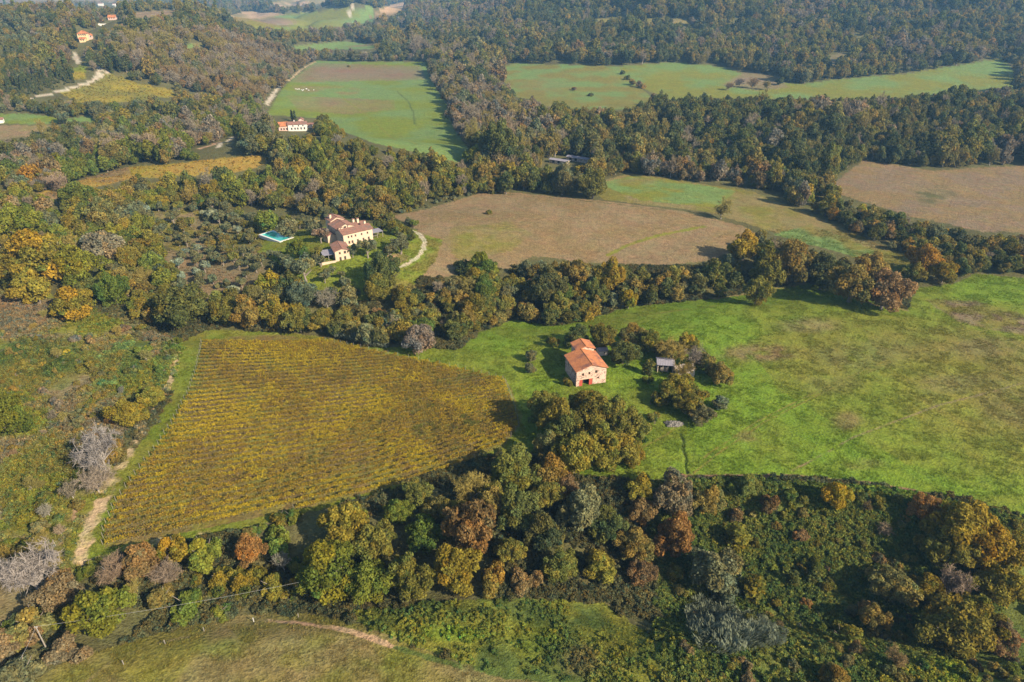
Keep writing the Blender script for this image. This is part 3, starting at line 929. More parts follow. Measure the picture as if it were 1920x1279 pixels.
for a0, a1 in ((1.1, 2.2), (4.45, 5.55)):
    for k in range(4):
        q = MB()
        w_ = (a1 - a0) / 4
        q.box(a0 + k * w_, a0 + (k + 1) * w_ - 0.03, 0.10 + 0.012 * (k % 2), 0.18, -0.02, 2.42)
        if k == 0:
            dr = q.build('door', M_REDWOOD, B)
        else:
            q.build('plank', M_REDWOOD, dr)
for (a0, a1, b0, b1) in bw:
    q = MB()
    q.box(a0 - .12, a1 + .12, -.10, .12, b0 - .14, b0 - .003)
    q.build('sill', M_PLASTER, B)
for xx in (-.52, 10.72):
    q = MB()
    q.tube((xx, -.4, 5.84), (xx, 11.0, 5.84), .08, .08, 6)
    q.build('gutter', M_OLDROOF, B)
q = MB()
q.box(0.85, 5.8, -0.06, 0.3, 2.5, 2.78)
q.build('lintel', M_PLASTER, B)
house_block(B, 3.9, 10.0, 10.63, 15.8, -0.6, 7.4, 1.05, 'y', M_STONE, M_ROOF, {'r': [(2, 2.9, 4.5, 5.6)], 'l': [(2, 2.9, 4.5, 5.6)]}, over=0.4)
q = MB()
q.box(10.23, 12.2, 7.5, 11.0, -0.6, 3.4)
q.build('side_annex', M_STONE, B)

# --- low white outbuilding behind the barn
x, y, z, _ = P(1130, 668)
S = empty('outbuilding', (x - 1.3, y, z), math.radians(14))
tag(S, 'tiny pale outbuilding with grey roof tucked behind the stone barn', 'shed')
house_block(S, 0, 3.2, 0, 2.6, -0.5, 1.9, 0.5, 'x', M_WHITE, M_SHEET, {'f': [(1.8, 2.4, 0.7, 1.4)]}, over=.2, detail=False)

# --- sheet roofed shed and the small ruin beside it
x, y, z, _ = P(1232, 698)
S = empty('open_shed', (x, y, z), math.radians(-6))
tag(S, 'old shed with grey sheet roof and dark open front among shrubs', 'shed')
w = MB()
for args in ((0, 0.25, 0, 4.6, -0.5, 3.0), (5.0, 5.25, 0, 4.6, -0.5, 3.0), (0.25, 5.0, 4.35, 4.6, -0.5, 3.0)):
    w.box(*args)
w.build('wall', M_RUINSTONE, S)
for xx in (1.8, 3.4):
    p = MB()
    p.box(xx - .1, xx + .1, 0.05, .25, -0.5, 2.9)
    p.build('post', M_WOOD, S)
for (ya, yb, za, zb) in ((-0.4, 2.3, 2.95, 3.75), (5.0, 2.3, 2.95, 3.75)):
    r = MB()
    roof_slope(r, (-.35, ya, za), (5.6, ya, za), (5.6, yb, zb), (-.35, yb, zb), .08, .5, .05)
    r.build('roof_sheet', M_SHEET, S)
q = MB()
q.box(0.9, 3.6, 0.7, 2.2, -0.5, 1.5)
q.build('stored_crate', M_WOOD, S)
x, y, z, _ = P(1266, 705)
S = empty('stone_ruin', (x, y, z), math.radians(-4))
tag(S, 'low stone ruin without a roof half hidden by shrubs beside the open shed', 'ruin')
for (x0, x1, y0, y1, zt) in ((0, 6.2, 0, .5, 2.3), (5.75, 6.25, .52, 4.2, 2.7), (0, .5, .52, 4.2, 1.7), (.52, 5.73, 3.7, 4.2, 2.0)):
    q = MB()
    k = 5
    for i in range(k):
        if x1 - x0 > y1 - y0:
            q.box(x0 + (x1 - x0) * i / k, x0 + (x1 - x0) * (i + 1) / k, y0, y1, -.5, zt + random.uniform(-.5, .4))
        else:
            q.box(x0, x1, y0 + (y1 - y0) * i / k, y0 + (y1 - y0) * (i + 1) / k, -.5, zt + random.uniform(-.5, .4))
    q.build('wall', M_RUINSTONE, S)

# --- stone heap
x, y, z, _ = P(1262, 796)
S = empty('stone_heap', (x, y, z))
tag(S, 'oval heap of grey field stones in the grass above the ditch', 'stone heap')
V, F = [], []
oct_v = np.array([(1, 0, 0), (-1, 0, 0), (0, 1, 0), (0, -1, 0), (0, 0, 1), (0, 0, -1)], float)
oct_f = np.array([(0, 2, 4), (2, 1, 4), (1, 3, 4), (3, 0, 4), (2, 0, 5), (1, 2, 5), (3, 1, 5), (0, 3, 5)])
for i in range(420):
    a, rr_ = random.uniform(0, 6.283), math.sqrt(random.random())
    s = random.uniform(.15, .38)
    V.append(oct_v * s * RNG.uniform(.7, 1.3, 3) @ np.linalg.qr(RNG.normal(size=(3, 3)))[0] + (2.6 * rr_ * math.cos(a) * (1 + .25 * math.sin(3 * a + 1)), 1.6 * rr_ * math.sin(a) * (1 + .3 * math.cos(2 * a)), 0.9 * (1 - rr_ ** 2) * random.random() ** .3 + .05))
    F.append(oct_f + 6 * i)
o = link(bpy.data.objects.new('stones', mesh_np('stones', np.concatenate(V), np.concatenate(F), M_ROCK)), S)
o['kind'] = 'stuff'

# --- farmhouse on the knoll
fx, fy, fz, _ = P(646, 463)
fz = float(height(fx + 4, fy + 6)) - .3
Fh = empty('farmhouse', (fx, fy, fz), math.radians(38))
tag(Fh, 'long cream farmhouse with old brown tiled roofs on the knoll behind the olive lawn', 'farmhouse')
win = []
for i, a in enumerate((2.0, 3.5, 5.4, 8.4, 11.3)):
    win += [(a, a + .8, 3.6, 4.7)]
for i, a in enumerate((2.1, 3.6, 6.2, 9.0, 11.6)):
    win += [(a, a + .9, 0.9, 2.3)]
house_block(Fh, 0, 14.2, 0, 7.0, -1.5, 5.8, 1.3, 'x', M_PLASTER, M_OLDROOF, {'f': win, 'l': [(2, 2.8, 3.6, 4.7), (4.4, 5.2, 3.6, 4.7)], 'r': [(2, 2.8, 3.4, 4.5)]})
house_block(Fh, 0.4, 9.0, 7.03, 15.5, -1.5, 6.5, 1.5, 'y', M_PLASTER, M_OLDROOF, {'l': [(2, 2.8, 3.6, 4.7), (5, 5.8, 3.6, 4.7)]})
house_block(Fh, 9.03, 15.0, 7.03, 13.0, -1.5, 5.4, 1.1, 'x', M_PLASTER, M_OLDROOF, {})
house_block(Fh, 1.5, 8.0, 15.53, 21.0, -1.5, 7.6, 1.4, 'y', M_PLASTER, M_OLDROOF, {'l': [(2, 2.8, 3.6, 4.7)]})
house_block(Fh, -3.5, 0.37, 9.0, 14.0, -1.5, 3.4, .8, 'y', M_PLASTER, M_OLDROOF, {})
for (cx, cy_, a, b) in ((13.0, 4.8, 5.9, 8.2), (12.0, 9.6, 6, 8.3), (10.4, 10.8, 5.9, 8.0), (5.0, 4.6, 6.0, 7.9), (1.4, 4.4, 6, 7.6), (2.6, 18, 8, 9.8)):
    chimney(Fh, cx, cy_, a, b, M_PLASTER)

lx, ly, lz, _ = P(630, 491)
Lh = empty('farm_annex', (lx, ly, lz), math.radians(24))
tag(Lh, 'small two storey cream annex with brown roof and side veranda below the farmhouse', 'house')
house_block(Lh, 0, 6.3, 0, 9.5, -1, 4.7, .95, 'y', M_PLASTER, M_OLDROOF, {'f': [(1.6, 2.4, 3.0, 4.1), (3.7, 4.7, 3.0, 4.3), (1.6, 2.5, 0.1, 1.8), (3.6, 4.5, 0.3, 1.9)], 'r': [(3, 3.8, 3, 4)]})
posts_and_roof(Lh, -4.6, -.35, 2.2, 7.5, -.4, 2.5, M_SHEET, M_WOOD, .5)
q = MB()
q.box(-5.6, -.03, -.5, -.1, -2, .7)
q.box(-6.0, -5.6, -.5, 7.0, -2, .7)
q.build('terrace_wall', M_PLASTER, Lh)

x, y, z, _ = P(697, 449)
S = empty('pergola', (x, y, z - .2), math.radians(38))
tag(S, 'wooden pergola with flat grey roof at the farmhouse gable end', 'pergola')
posts_and_roof(S, 0.6, 6.0, 0.6, 4.6, 0, 2.6, M_SHEET, M_WOOD, .2)
q = MB()
q.box(1.6, 3.6, 1.8, 2.8, .72, .8)
q.box(1.8, 1.9, 2.0, 2.1, 0, .718)
q.box(3.3, 3.4, 2.5, 2.6, 0, .718)
q.build('table', M_WOOD, S)

# --- swimming pool
pts = [Vector(P(u, v)[:3]) for u, v in ((494, 449), (519, 458), (546, 448), (517, 439))]
pc = sum(pts, Vector()) / 4
S = empty('swimming_pool', (pc.x, pc.y, max(p.z for p in pts) + .12), math.atan2(pts[2].y - pts[1].y, pts[2].x - pts[1].x))
tag(S, 'rectangular turquoise swimming pool with wide white coping on the lawn', 'pool')
PL, PW = (pts[2] - pts[1]).length / 2, (pts[1] - pts[0]).length / 2
q = MB()
i1, i2 = PL - 0.85, PW - 0.85
q.box(-PL, PL, -PW, -i2, -1.5, 0)
q.box(-PL, PL, i2, PW, -1.5, 0)
q.box(-PL, -i1, -i2, i2, -1.5, 0)
q.box(i1, PL, -i2, i2, -1.5, 0)
q.build('coping', M_COPING, S)
q = MB()
q.box(-i1 + .01, i1 - .01, -i2 + .01, i2 - .01, -1.4, -.22)
q.build('water', M_POOL, S)
q = MB()
for a in ((-i1 + .003, i1 - .003, i2 - .4, i2 - .003, -.21, -.05), (-i1 + .003, -i1 + .4, -i2 + .003, i2 - .41, -.21, -.05), (i1 - .4, i1 - .003, -i2 + .003, i2 - .41, -.21, -.05)):
    q.box(*a)
q.build('pool_step', M_POOLWALL, S)

# --- villa at the valley field
x, y, z, d_ = P(541, 246)
S = empty('valley_villa', (x, y, z), math.radians(14))
tag(S, 'white villa with low red tiled wing beside the valley field and two cypresses', 'villa')
k = d_ / FOC
house_block(S, 0, 34 * k, 0, 14 * k, -1, 5.2, 1.6, 'x', M_WHITE, M_OLDROOF, {'f': [(a * k, a * k + 1.2, .8, 2.6) for a in (5, 11, 16, 22, 28)] + [(a * k, a * k + 1.0, 3.3, 4.5) for a in (8, 18, 26)]}, detail=False)
house_block(S, -17 * k, -.03, 2 * k, 16 * k, -1, 4.2, 2.6, 'x', M_PINK, M_ROOF, {'f': [(a * k, a * k + 1.2, .8, 2.4) for a in (3, 8, 13)]}, detail=False)
house_block(S, 20 * k, 29 * k, 14 * k + .05, 24 * k, -1, 7.6, 1.2, 'y', M_PINK, M_OLDROOF, {'f': [(2, 3, 5.9, 6.8)]}, detail=False)
chimney(S, 12 * k, 9 * k, 5.5, 8, M_WHITE)
x, y, z, d_ = P(576, 240)
S = empty('garden_house', (x, y, z), math.radians(10))
tag(S, 'little white garden house close beside the valley villa', 'house')
house_block(S, 0, 5.2, 0, 4.2, -1, 2.8, .9, 'x', M_WHITE, M_OLDROOF, {'f': [(1, 1.8, .8, 2), (3, 3.8, .8, 2)]}, detail=False)

# --- ochre villa on the hill
x, y, z, d_ = P(148, 78)
k = d_ / FOC
S = empty('hill_villa', (x, y, z), math.radians(10))
tag(S, 'tall ochre villa with red hipped roof high on the wooded hill', 'villa')
house_block(S, 0, 17 * k, 0, 13 * k, -3, 13 * k, 3.2, 'x', M_YELLOW, M_ROOF, {'f': [(a * k, a * k + 1.3, b, b + 1.9) for a in (2, 5.5, 9, 12.5) for b in (2.0, 6.0)]}, detail=False, hip=True)
house_block(S, 4 * k, 14 * k, -8 * k, -.03, -3, 5 * k, 1.6, 'x', M_YELLOW, M_ROOF, {'f': [(a * k, a * k + 1.2, 1, 2.6) for a in (2, 6)]}, detail=False)
house_block(S, 17 * k + .03, 22 * k, 5 * k, 13 * k, -3, 10 * k, 1.6, 'y', M_PINK, M_ROOF, {'f': [(1.5, 2.6, 4, 5.6)]}, detail=False)
x, y, z, d_ = P(203, 38)
k = d_ / FOC
S = empty('hill_house', (x, y, z), math.radians(5))
tag(S, 'pink house with pale roof on the hill above the ochre villa', 'house')
house_block(S, 0, 14 * k, 0, 8 * k, -3, 5 * k, 3, 'x', M_PINK, M_ROOF, {'f': [(a * k, a * k + 1.3, 2, 3.8) for a in (2, 6, 10)]}, detail=False)
x, y, z, d_ = P(184, 47)
k = d_ / FOC
S = empty('terrace_wall', (x, y, z), math.radians(8))
tag(S, 'pale garden terrace wall between the two houses on the hill', 'wall')
q = MB()
q.box(0, 22 * k, 0, .8, -2, 1.6)
q.box(0, .8, .8, 8 * k, -2, 1.8)
q.build('wall', M_WHITE, S)
x, y, z, d_ = P(184, 11)
k = d_ / FOC
for j, (o1, o2, L_, lab) in enumerate(((0, 9, 4, 'long white farm building far off on the crest of the hill'), (24, 5, 5, 'short white farm building far off on the crest of the hill'))):
    S = empty('distant_building', (x + o1 * k, y + (12 if j else 0), float(height(x + o1 * k, y + (12 if j else 0)))), math.radians(6))
    tag(S, lab, 'building')
    house_block(S, 0, o2 * k, 0, 4 * k, -3, L_ * k, 2.2, 'x', M_WHITE, M_OLDROOF, {'f': [(1.5 * k, 2.2 * k, 1, 3)]}, detail=False)
x, y, z, d_ = P(0, 232)
S = empty('white_cottage', (x - 3, y, z), math.radians(20))
tag(S, 'small white cottage beside the tan clearing at the picture edge', 'house')
house_block(S, 0, 5, 0, 4, -1, 3, 1, 'x', M_WHITE, M_OLDROOF, {'f': [(1.2, 2, .8, 2)]}, detail=False)
for j, (u, v, L_, lab, mt) in enumerate(((1030, 305, 13, 'pale roofed low barn among trees by the creek', M_SHEET), (1062, 300, 17, 'longer grey roofed low barn beside the pale one by the creek', M_SHEET))):
    x, y, z, d_ = P(u, v)
    S = empty('low_barn', (x, y, z), math.radians(-32))
    tag(S, lab, 'barn')
    house_block(S, 0, L_, 0, 4.2, -1, 2.3, .6, 'x', M_RUINSTONE, mt, {'f': [(2, 4, .2, 2.2), (6, 8, .2, 2.2)]}, detail=False)
x, y, z, d_ = P(565, 169)
S = empty('bale_stack', (x, y, z))
tag(S, 'scattered pale wrapped bales lying on the valley field', 'bales')
for j in range(9):
    q = MB()
    cx, cy_, s = random.uniform(-9, 14), random.uniform(-6, 6), random.uniform(.45, .8)
    q.tube((cx - s, cy_, s * .7), (cx + s, cy_ + random.uniform(-.8, .8), s * .7), s * .75, s * .75, 8)
    q.build('bale', M_PALE, S)


# --- power line, marker posts
def pole(u, v, h, lab, lean=(0, 0), m=M_WOOD, r=.15):
    x, y, z, _ = P(u, v)
    S = empty('utility_pole', (x, y, z))
    tag(S, lab, 'utility pole', 'poles of the overhead line')
    q = MB()
    q.tube((0, 0, -.5), (lean[0], lean[1], h), r, r * .65, 8)
    q.build('shaft', m, S)
    q = MB()
    q.tube((lean[0] - .3, lean[1], h - .25), (lean[0] + .3, lean[1], h - .25), .05, .05, 6)
    q.build('crossarm', m, S)
    for s in (-.25, .25):
        q = MB()
        q.tube((lean[0] + s, lean[1], h - .2), (lean[0] + s, lean[1], h + .02), .05, .04, 6)
        q.build('insulator', M_PALE, S)
    return Vector((x + lean[0], y + lean[1], z + h))


pa = pole(87, 1216, 6.4, 'grey wooden utility pole in the scrub at the lower field corner', (0, 0), r=.15)
pb = pole(607, 1128, 7.2, 'wooden utility pole hidden in the big green tree below the vineyard', r=.15)
pc_ = pole(1022, 858, 5.6, 'thin pale leaning pole in the shade of the trees before the barn', (1.1, .6), M_PALEBARK, .11)
for nm, a, b, lab in (('power_cable', pa, pb, 'thin overhead cable running from the corner pole to the big green tree'),
                      ('power_cable', pa, Vector((*P(30, 1290)[:2], P(30, 1290)[2] + 4)), 'short overhead cable dropping from the corner pole out of view')):
    q = MB()
    n_ = 14
    for i in range(n_):
        t0, t1 = i / n_, (i + 1) / n_
        q.tube(a.lerp(b, t0) - Vector((0, 0, 3.2 * t0 * (1 - t0))), a.lerp(b, t1) - Vector((0, 0, 3.2 * t1 * (1 - t1))), .02, .02, 4)
    tag(q.build(nm, M_WIRE), lab, 'cable')
for i, (u, v) in enumerate(((476, 1166), (383, 1184), (310, 1208), (232, 1246), (560, 1158))):
    x, y, z, _ = P(u, v)
    S = empty('fence_post', (x, y, z))
    tag(S, ('white marker post standing alone by the red dirt path', 'grey fence post on the field edge under the scrub', 'grey fence post at the bend of the field edge', 'grey fence post lowest on the field edge', 'short grey fence post just above the red dirt path')[i], 'post', 'posts along the lower field edge')
    q = MB()
    q.box(-.06, .06, -.06, .06, -.3, 1.15)
    q.build('shaft', M_PALE if i == 0 else M_WOOD, S)
    q = MB()
    q.box(-.075, .075, -.075, .075, 1.152, 1.2)
    q.build('cap', M_PALE if i == 0 else M_WOOD, S)

ORD = 'first second third fourth fifth sixth seventh eighth ninth tenth eleventh twelfth thirteenth fourteenth fifteenth sixteenth seventeenth eighteenth nineteenth'.split()
TENS = {20: 'twent', 30: 'thirt', 40: 'fort', 50: 'fift', 60: 'sixt', 70: 'sevent', 80: 'eight', 90: 'ninet'}


def ordinal(n):
    if n < 20:
        return ORD[n - 1]
    t, r_ = n // 10 * 10, n % 10
    if n >= 100:
        return 'hundred and ' + ordinal(n - 100) if n > 100 else 'hundredth'
    return TENS[t] + ('ieth' if r_ == 0 else 'y-' + ORD[r_ - 1])


# ------------------------------------------------------------------ the vineyard
VCOL = np.array([(0.34, 0.246, 0.018), (0.28, 0.215, 0.020), (0.25, 0.155, 0.022), (0.22, 0.165, 0.024), (0.175, 0.118, 0.032), (0.115, 0.118, 0.022)])


def vine_rows():
    edge = np.array(world_line([(199, 1026), (200, 990), (223, 940), (259, 890), (298, 840), (329, 790), (356, 740), (373, 690), (384, 640)]))
    e0 = edge[0] + (edge[0] - edge[2]) / np.linalg.norm(edge[0] - edge[2]) * 34
    edge = np.concatenate([[e0], edge])
    sl = np.hypot(*np.diff(edge, axis=0).T)
    cum = np.concatenate([[0], np.cumsum(sl)])
    S_ = cum[-1]
    step = 2.65
    pm = MB()
    pm.tube((0, 0, -.3), (0, 0, 1.9), .06, .05, 5)
    post_me = pm.mesh('post', M_WOOD)
    k = 0
    s = 0.3
    while s < S_:
        ex, ey = np.interp(s, cum, edge[:, 0]), np.interp(s, cum, edge[:, 1])
        f = max(0, (s - 34) / (S_ - 34))
        t = np.arange(-1.5, 150, .2)
        A_ = np.radians(18.0 - 16.0 * f ** 1.1 + .10 * (1 - f) * np.clip(t, 0, 90))
        X = ex + np.cumsum(np.cos(A_)) * .2 - 1.5
        Y = ey + np.cumsum(np.sin(A_)) * .2 - .4
        Z = height(X, Y)
        u, v, dep = project(X, Y, Z)
        m = inside(u, v, VINE_POLY)
        s += step
        if m.sum() < 15:
            continue
        i0, i1 = np.argmax(m), len(m) - 1 - np.argmax(m[::-1])
        t0, t1 = t[i0], t[i1]
        k += 1
        rng = np.random.default_rng(100 + k)
        n = int((t1 - t0) * 60)
        tt = rng.uniform(t0, t1, n)
        cx, cy_ = np.interp(tt, t, X), np.interp(tt, t, Y)
        den = fbm(cx, cy_, 1.3, 2, 40) * .55 + fbm(cx, cy_, 9, 3, 41) * .55
        keep = den + rng.uniform(-.2, .2, n) > .26 + .10 * ss(.2, .5, f) - .09 * ss(.65, .9, f)
        tt, cx, cy_, den = tt[keep], cx[keep], cy_[keep], den[keep]
        n = len(tt)
        off = rng.normal(0, .17, n) + (fbm(cx, cy_, 1.1, 2, 46) - .5) * .25
        ang = np.interp(tt, t, A_)
        px, py = cx - off * np.sin(ang), cy_ + off * np.cos(ang)
        pz = height(px, py) + .5 + 1.5 * rng.beta(2.2, 1.6, n) * (0.5 + 1.6 * np.clip(den - .4, 0, .5))
        nrm = rng.normal(size=(n, 3)) + (0, 0, .9)
        q, = [leaf_quads(np.stack([px, py, pz], 1), nrm, rng.uniform(.18, .38, n), rng)]
        pick = np.clip((fbm(cx, cy_, 13, 3, 44) - .5) * 7 + (fbm(cx, cy_, 1.8, 2, 45) - .5) * 5 + 1.8 + .8 * ss(-75, -15, cx) + rng.normal(0, .55, n), 0, 5).astype(int)
        c = VCOL[pick] * rng.uniform(.75, 1.25, (n, 1))
        rx, ry = float(np.interp(t0, t, X)), float(np.interp(t0, t, Y))
        root = empty('vine_row', (rx, ry, float(height(rx, ry))))
        tag(root, f'golden vine row, {ordinal(k)} up from the lower edge of the big vineyard', 'vine row', 'vine rows of the big golden vineyard')
        me = mesh_np('foliage', q.reshape(-1, 3) - np.array(root.location), np.arange(4 * n).reshape(-1, 4), M_LEAF, np.repeat(c, 4, 0))
        fo = link(bpy.data.objects.new('foliage', me), root)
        fo['tint'] = (1.0, 1.0, 1.0)
        # stems and wires, one per vine
        st = MB()
        for a in np.arange(t0 + .5, t1, 1.3):
            x, y = float(np.interp(a, t, X)), float(np.interp(a, t, Y))
            z = float(height(x, y))
            st.tube(np.array((x, y, z - .1)) - np.array(root.location), np.array((x + rng.normal(0, .06), y, z + .8)) - np.array(root.location), .045, .03, 3)
        so = st.build('stems', M_BARK, root)
        so['kind'] = 'stuff'
        for a in (t0 - .5, t1 + .4):
            x, y = float(np.interp(a, t, X)), float(np.interp(a, t, Y))
            p = link(bpy.data.objects.new('post', post_me), root)
            p.location = Vector((x, y, float(height(x, y)))) - root.location
    return k


def leaf_quads(c, nrm, size, rng, aspect=1.0):
    nrm = nrm / (np.linalg.norm(nrm, axis=1, keepdims=True) + 1e-9)
    t = rng.normal(size=c.shape)
    t = np.cross(nrm, t)
    t /= np.linalg.norm(t, axis=1, keepdims=True) + 1e-9
    b = np.cross(nrm, t)
    s = np.asarray(size)[:, None]
    t, b = t * s, b * s * aspect
    return np.stack([c - t * .5 - b * .1, c + b * .5 - t * .05, c + t * .5 + b * .1, c - b * .5 + t * .05], 1) * 1.0


vine_rows()


# ------------------------------------------------------------------ tree shapes, unit crown radius 1
def blobs_for(kind, rng):
    """Leaf clumps (centre, radius, which bough) that make up a crown."""
    C, R, D = [], [], []

    def dome(c, r, n, lo, hi, k, zmin=-.45, sq=1.0):
        for i in range(n):
            e = math.asin(rng.uniform(zmin, 1))
            a = rng.uniform(0, 6.283)
            d = np.array((math.cos(a) * math.cos(e), math.sin(a) * math.cos(e), math.sin(e) * sq))
            C.append(np.array(c) + d * r * rng.uniform(.62, 1.02))
            R.append(rng.uniform(lo, hi))
            D.append(k)
        C.append(np.array(c)); R.append(r * .72); D.append(k)
    if kind == 'broadleaf':
        k = int(rng.integers(3, 7))
        a0 = rng.uniform(0, 6.283)
        for i in range(k):
            a = a0 + i * 6.283 / k + rng.uniform(-.5, .5)
            q = rng.uniform(.25, .58)
            rd = rng.uniform(.34, .52)
            dome((math.cos(a) * q, math.sin(a) * q, rng.uniform(.40, 1.0)), rd, int(26 * rd), .10, .24, i)
        dome((rng.uniform(-.2, .2), rng.uniform(-.2, .2), rng.uniform(.95, 1.28)), rng.uniform(.36, .5), 12, .10, .24, k)
        dome((0, 0, .45), .5, 8, .12, .22, k + 1)
    elif kind == 'olive':
        for i in range(4):
            a = i * 1.57 + rng.uniform(-.5, .5)
            q = rng.uniform(.2, .5)
            dome((math.cos(a) * q, math.sin(a) * q, rng.uniform(.75, 1.3)), rng.uniform(.32, .48), 9, .12, .24, i)
    elif kind == 'shrub':
        for i in range(int(rng.integers(4, 8))):
            a = rng.uniform(0, 6.283)
            q = rng.uniform(.1, .68)
            dome((math.cos(a) * q, math.sin(a) * q, rng.uniform(.1, .45)), rng.uniform(.22, .42), 8, .10, .22, i, -.1)
    elif kind == 'column':
        for i, z in enumerate(np.linspace(.5, 3.2, 9)):
            p = math.sin(min(1, z / 3.7) * math.pi) ** .6
            dome((rng.uniform(-.3, .3) * p, rng.uniform(-.3, .3) * p, z), .30 + .38 * p, 8, .14, .28, i)
    elif kind == 'cypress':
        for i, z in enumerate(np.linspace(.4, 5.0, 12)):
            p = max(.14, min(z / .8, 1) * max(0, 1 - (z / 5.7) ** 2) ** .6)
            dome((rng.normal(0, .04), rng.normal(0, .04), z), .72 * p, 6, .14, .26, i)
    return np.array(C), np.array(R), np.array(D)


def crown_mesh(kind, seed, n, leaf, shade_var=.2):
    rng = np.random.default_rng(seed)
    C, R, D = blobs_for(kind, rng)
    if kind in ('broadleaf', 'shrub', 'olive'):
        st = np.array((rng.uniform(.82, 1.15), rng.uniform(.82, 1.15), 1))
        C = C * st
    pts, nr, bi = [], [], []
    got = 0
    w = R ** 2 / (R ** 2).sum()
    while got < n:
        m = n * 2
        b = rng.choice(len(R), m, p=w)
        d = rng.normal(size=(m, 3))
        d /= np.linalg.norm(d, axis=1, keepdims=True)
        p = C[b] + d * R[b][:, None] * (1.02 - .34 * rng.random((m, 1)) ** 1.5 + .12 * (rng.random((m, 1)) < .12))
        dd = np.linalg.norm(p[:, None].astype(np.float32) - C[None].astype(np.float32), axis=2) / R[None]
        dd[np.arange(m), b] = 9
        ok = (dd.min(1) > .74) & (p[:, 2] > .04) & ((d[:, 2] > -.5) | (rng.random(m) < .2))
        pts.append(p[ok]); nr.append(d[ok]); bi.append(b[ok])
        got += ok.sum()
    p = np.concatenate(pts)[:n]
    d = np.concatenate(nr)[:n]
    b = np.concatenate(bi)[:n]
    nrm = d * .75 + rng.normal(size=(n, 3)) * .6 + (0, 0, .25)
    Q = leaf_quads(p, nrm, leaf * rng.uniform(.6, 1.5, n) * 1.5, rng, .7)
    bs = rng.uniform(1 - shade_var, 1 + shade_var, len(R)) * rng.uniform(.88, 1.12, D.max() + 1)[D]
    bh = rng.normal(0, .09, len(R)) + rng.normal(0, .13, D.max() + 1)[D]
    s = bs[b] * rng.uniform(.65, 1.35, n)
    h = bh[b] + rng.normal(0, .07, n)
    col = np.stack([s * (1 + h), s * (1 + .25 * h), s * (1 - .6 * h)], 1)
    return mesh_np('crown', Q.reshape(-1, 3), np.arange(4 * n).reshape(-1, 4), M_LEAF, np.repeat(col, 4, 0))


def bare_crown(seed, n_twig, width, levels=True):
    """A leafless crown: limbs, branches, side branches and a fine mist of twigs that ends in a round head."""
    rng = np.random.default_rng(seed)
    segs, ends = [], []

    def unit(v):
        return v / (np.linalg.norm(v) + 1e-9)
    heads = [np.array((math.cos(a) * q, math.sin(a) * q, z)) for a, q, z in [(rng.uniform(0, 6.283), rng.uniform(.3, .62), rng.uniform(.8, 1.35)) for _ in range(7)]] + [np.array((0, 0, 1.45))]
    for hd in heads:
        o = np.array((0, 0, rng.uniform(.2, .5)))
        mid = o + (hd - o) * .5 + rng.normal(0, .06, 3) + (0, 0, -.05)
        segs += [(o, mid, .034, .024), (mid, hd, .024, .011)]
        for j in range(9):
            st = mid + (hd - mid) * rng.uniform(-.3, 1)
            d2 = unit(unit(hd - o) * .6 + rng.normal(0, .6, 3))
            q2 = st + d2 * rng.uniform(.2, .42)
            segs.append((st, q2, .011, .005))
            for k in range(4):
                s3 = st + (q2 - st) * rng.uniform(.3, 1)
                d3 = unit(d2 * .5 + rng.normal(0, .65, 3) + (0, 0, .1))
                q3 = s3 + d3 * rng.uniform(.12, .26)
                segs.append((s3, q3, .005, .002))
                ends.append((s3, q3))
    ends = np.array(ends)
    e = ends[rng.integers(0, len(ends), n_twig)]
    st = e[:, 0] + (e[:, 1] - e[:, 0]) * rng.uniform(.1, 1.0, (n_twig, 1))
    d = (e[:, 1] - e[:, 0]) * 2.2 + rng.normal(0, .55, (n_twig, 3)) + (0, 0, .12)
    d /= np.linalg.norm(d, axis=1, keepdims=True)
    L = rng.uniform(.06, .19, (n_twig, 1))
    q = st + d * L
    side = np.cross(d, rng.normal(size=d.shape))
    side /= np.linalg.norm(side, axis=1, keepdims=True)
    side *= width
    Q = np.stack([st - side, st + side, q + side * .4, q - side * .4], 1)
    V = [Q.reshape(-1, 3)]
    S = [np.repeat(rng.uniform(.6, 1.35, (n_twig, 1)) * np.ones((1, 3)), 4, 0)]
    for (o, q, r0, r1) in segs:
        d = unit(q - o)
        a = unit(np.cross(d, (0.3, .7, .2)))
        b = np.cross(d, a)
        ring = [a, -.5 * a + .87 * b, -.5 * a - .87 * b]
        r0, r1 = max(r0, width * .5), max(r1, width * .4)
        for i in range(3):
            x, y = ring[i], ring[(i + 1) % 3]
            V.append(np.array([o + x * r0, o + y * r0, q + y * r1, q + x * r1]))
            S.append(np.full((4, 3), .95))
    V = np.concatenate(V)
    return mesh_np('crown', V, np.arange(len(V)).reshape(-1, 4), M_TWIG, np.concatenate(S))


def trunk_mesh(seed, h, r, m, limbs=5):
    rng = random.Random(seed)
    mb = MB()
    p = Vector((0, 0, -.12))
    for i in range(3):
        q = p + Vector((rng.uniform(-.05, .05), rng.uniform(-.05, .05), h / 3 + .04))
        mb.tube(p, q, r * (1 - .2 * i), r * (.8 - .2 * i), 7)
        p = q
    for i in range(limbs):
        a = rng.uniform(0, 6.283)
        z = h * rng.uniform(.55, 1)
        mb.tube((0, 0, z), (math.cos(a) * .45, math.sin(a) * .45, z + rng.uniform(.3, .6)), r * .45, r * .15, 5)
    return mb.mesh('trunk', m)


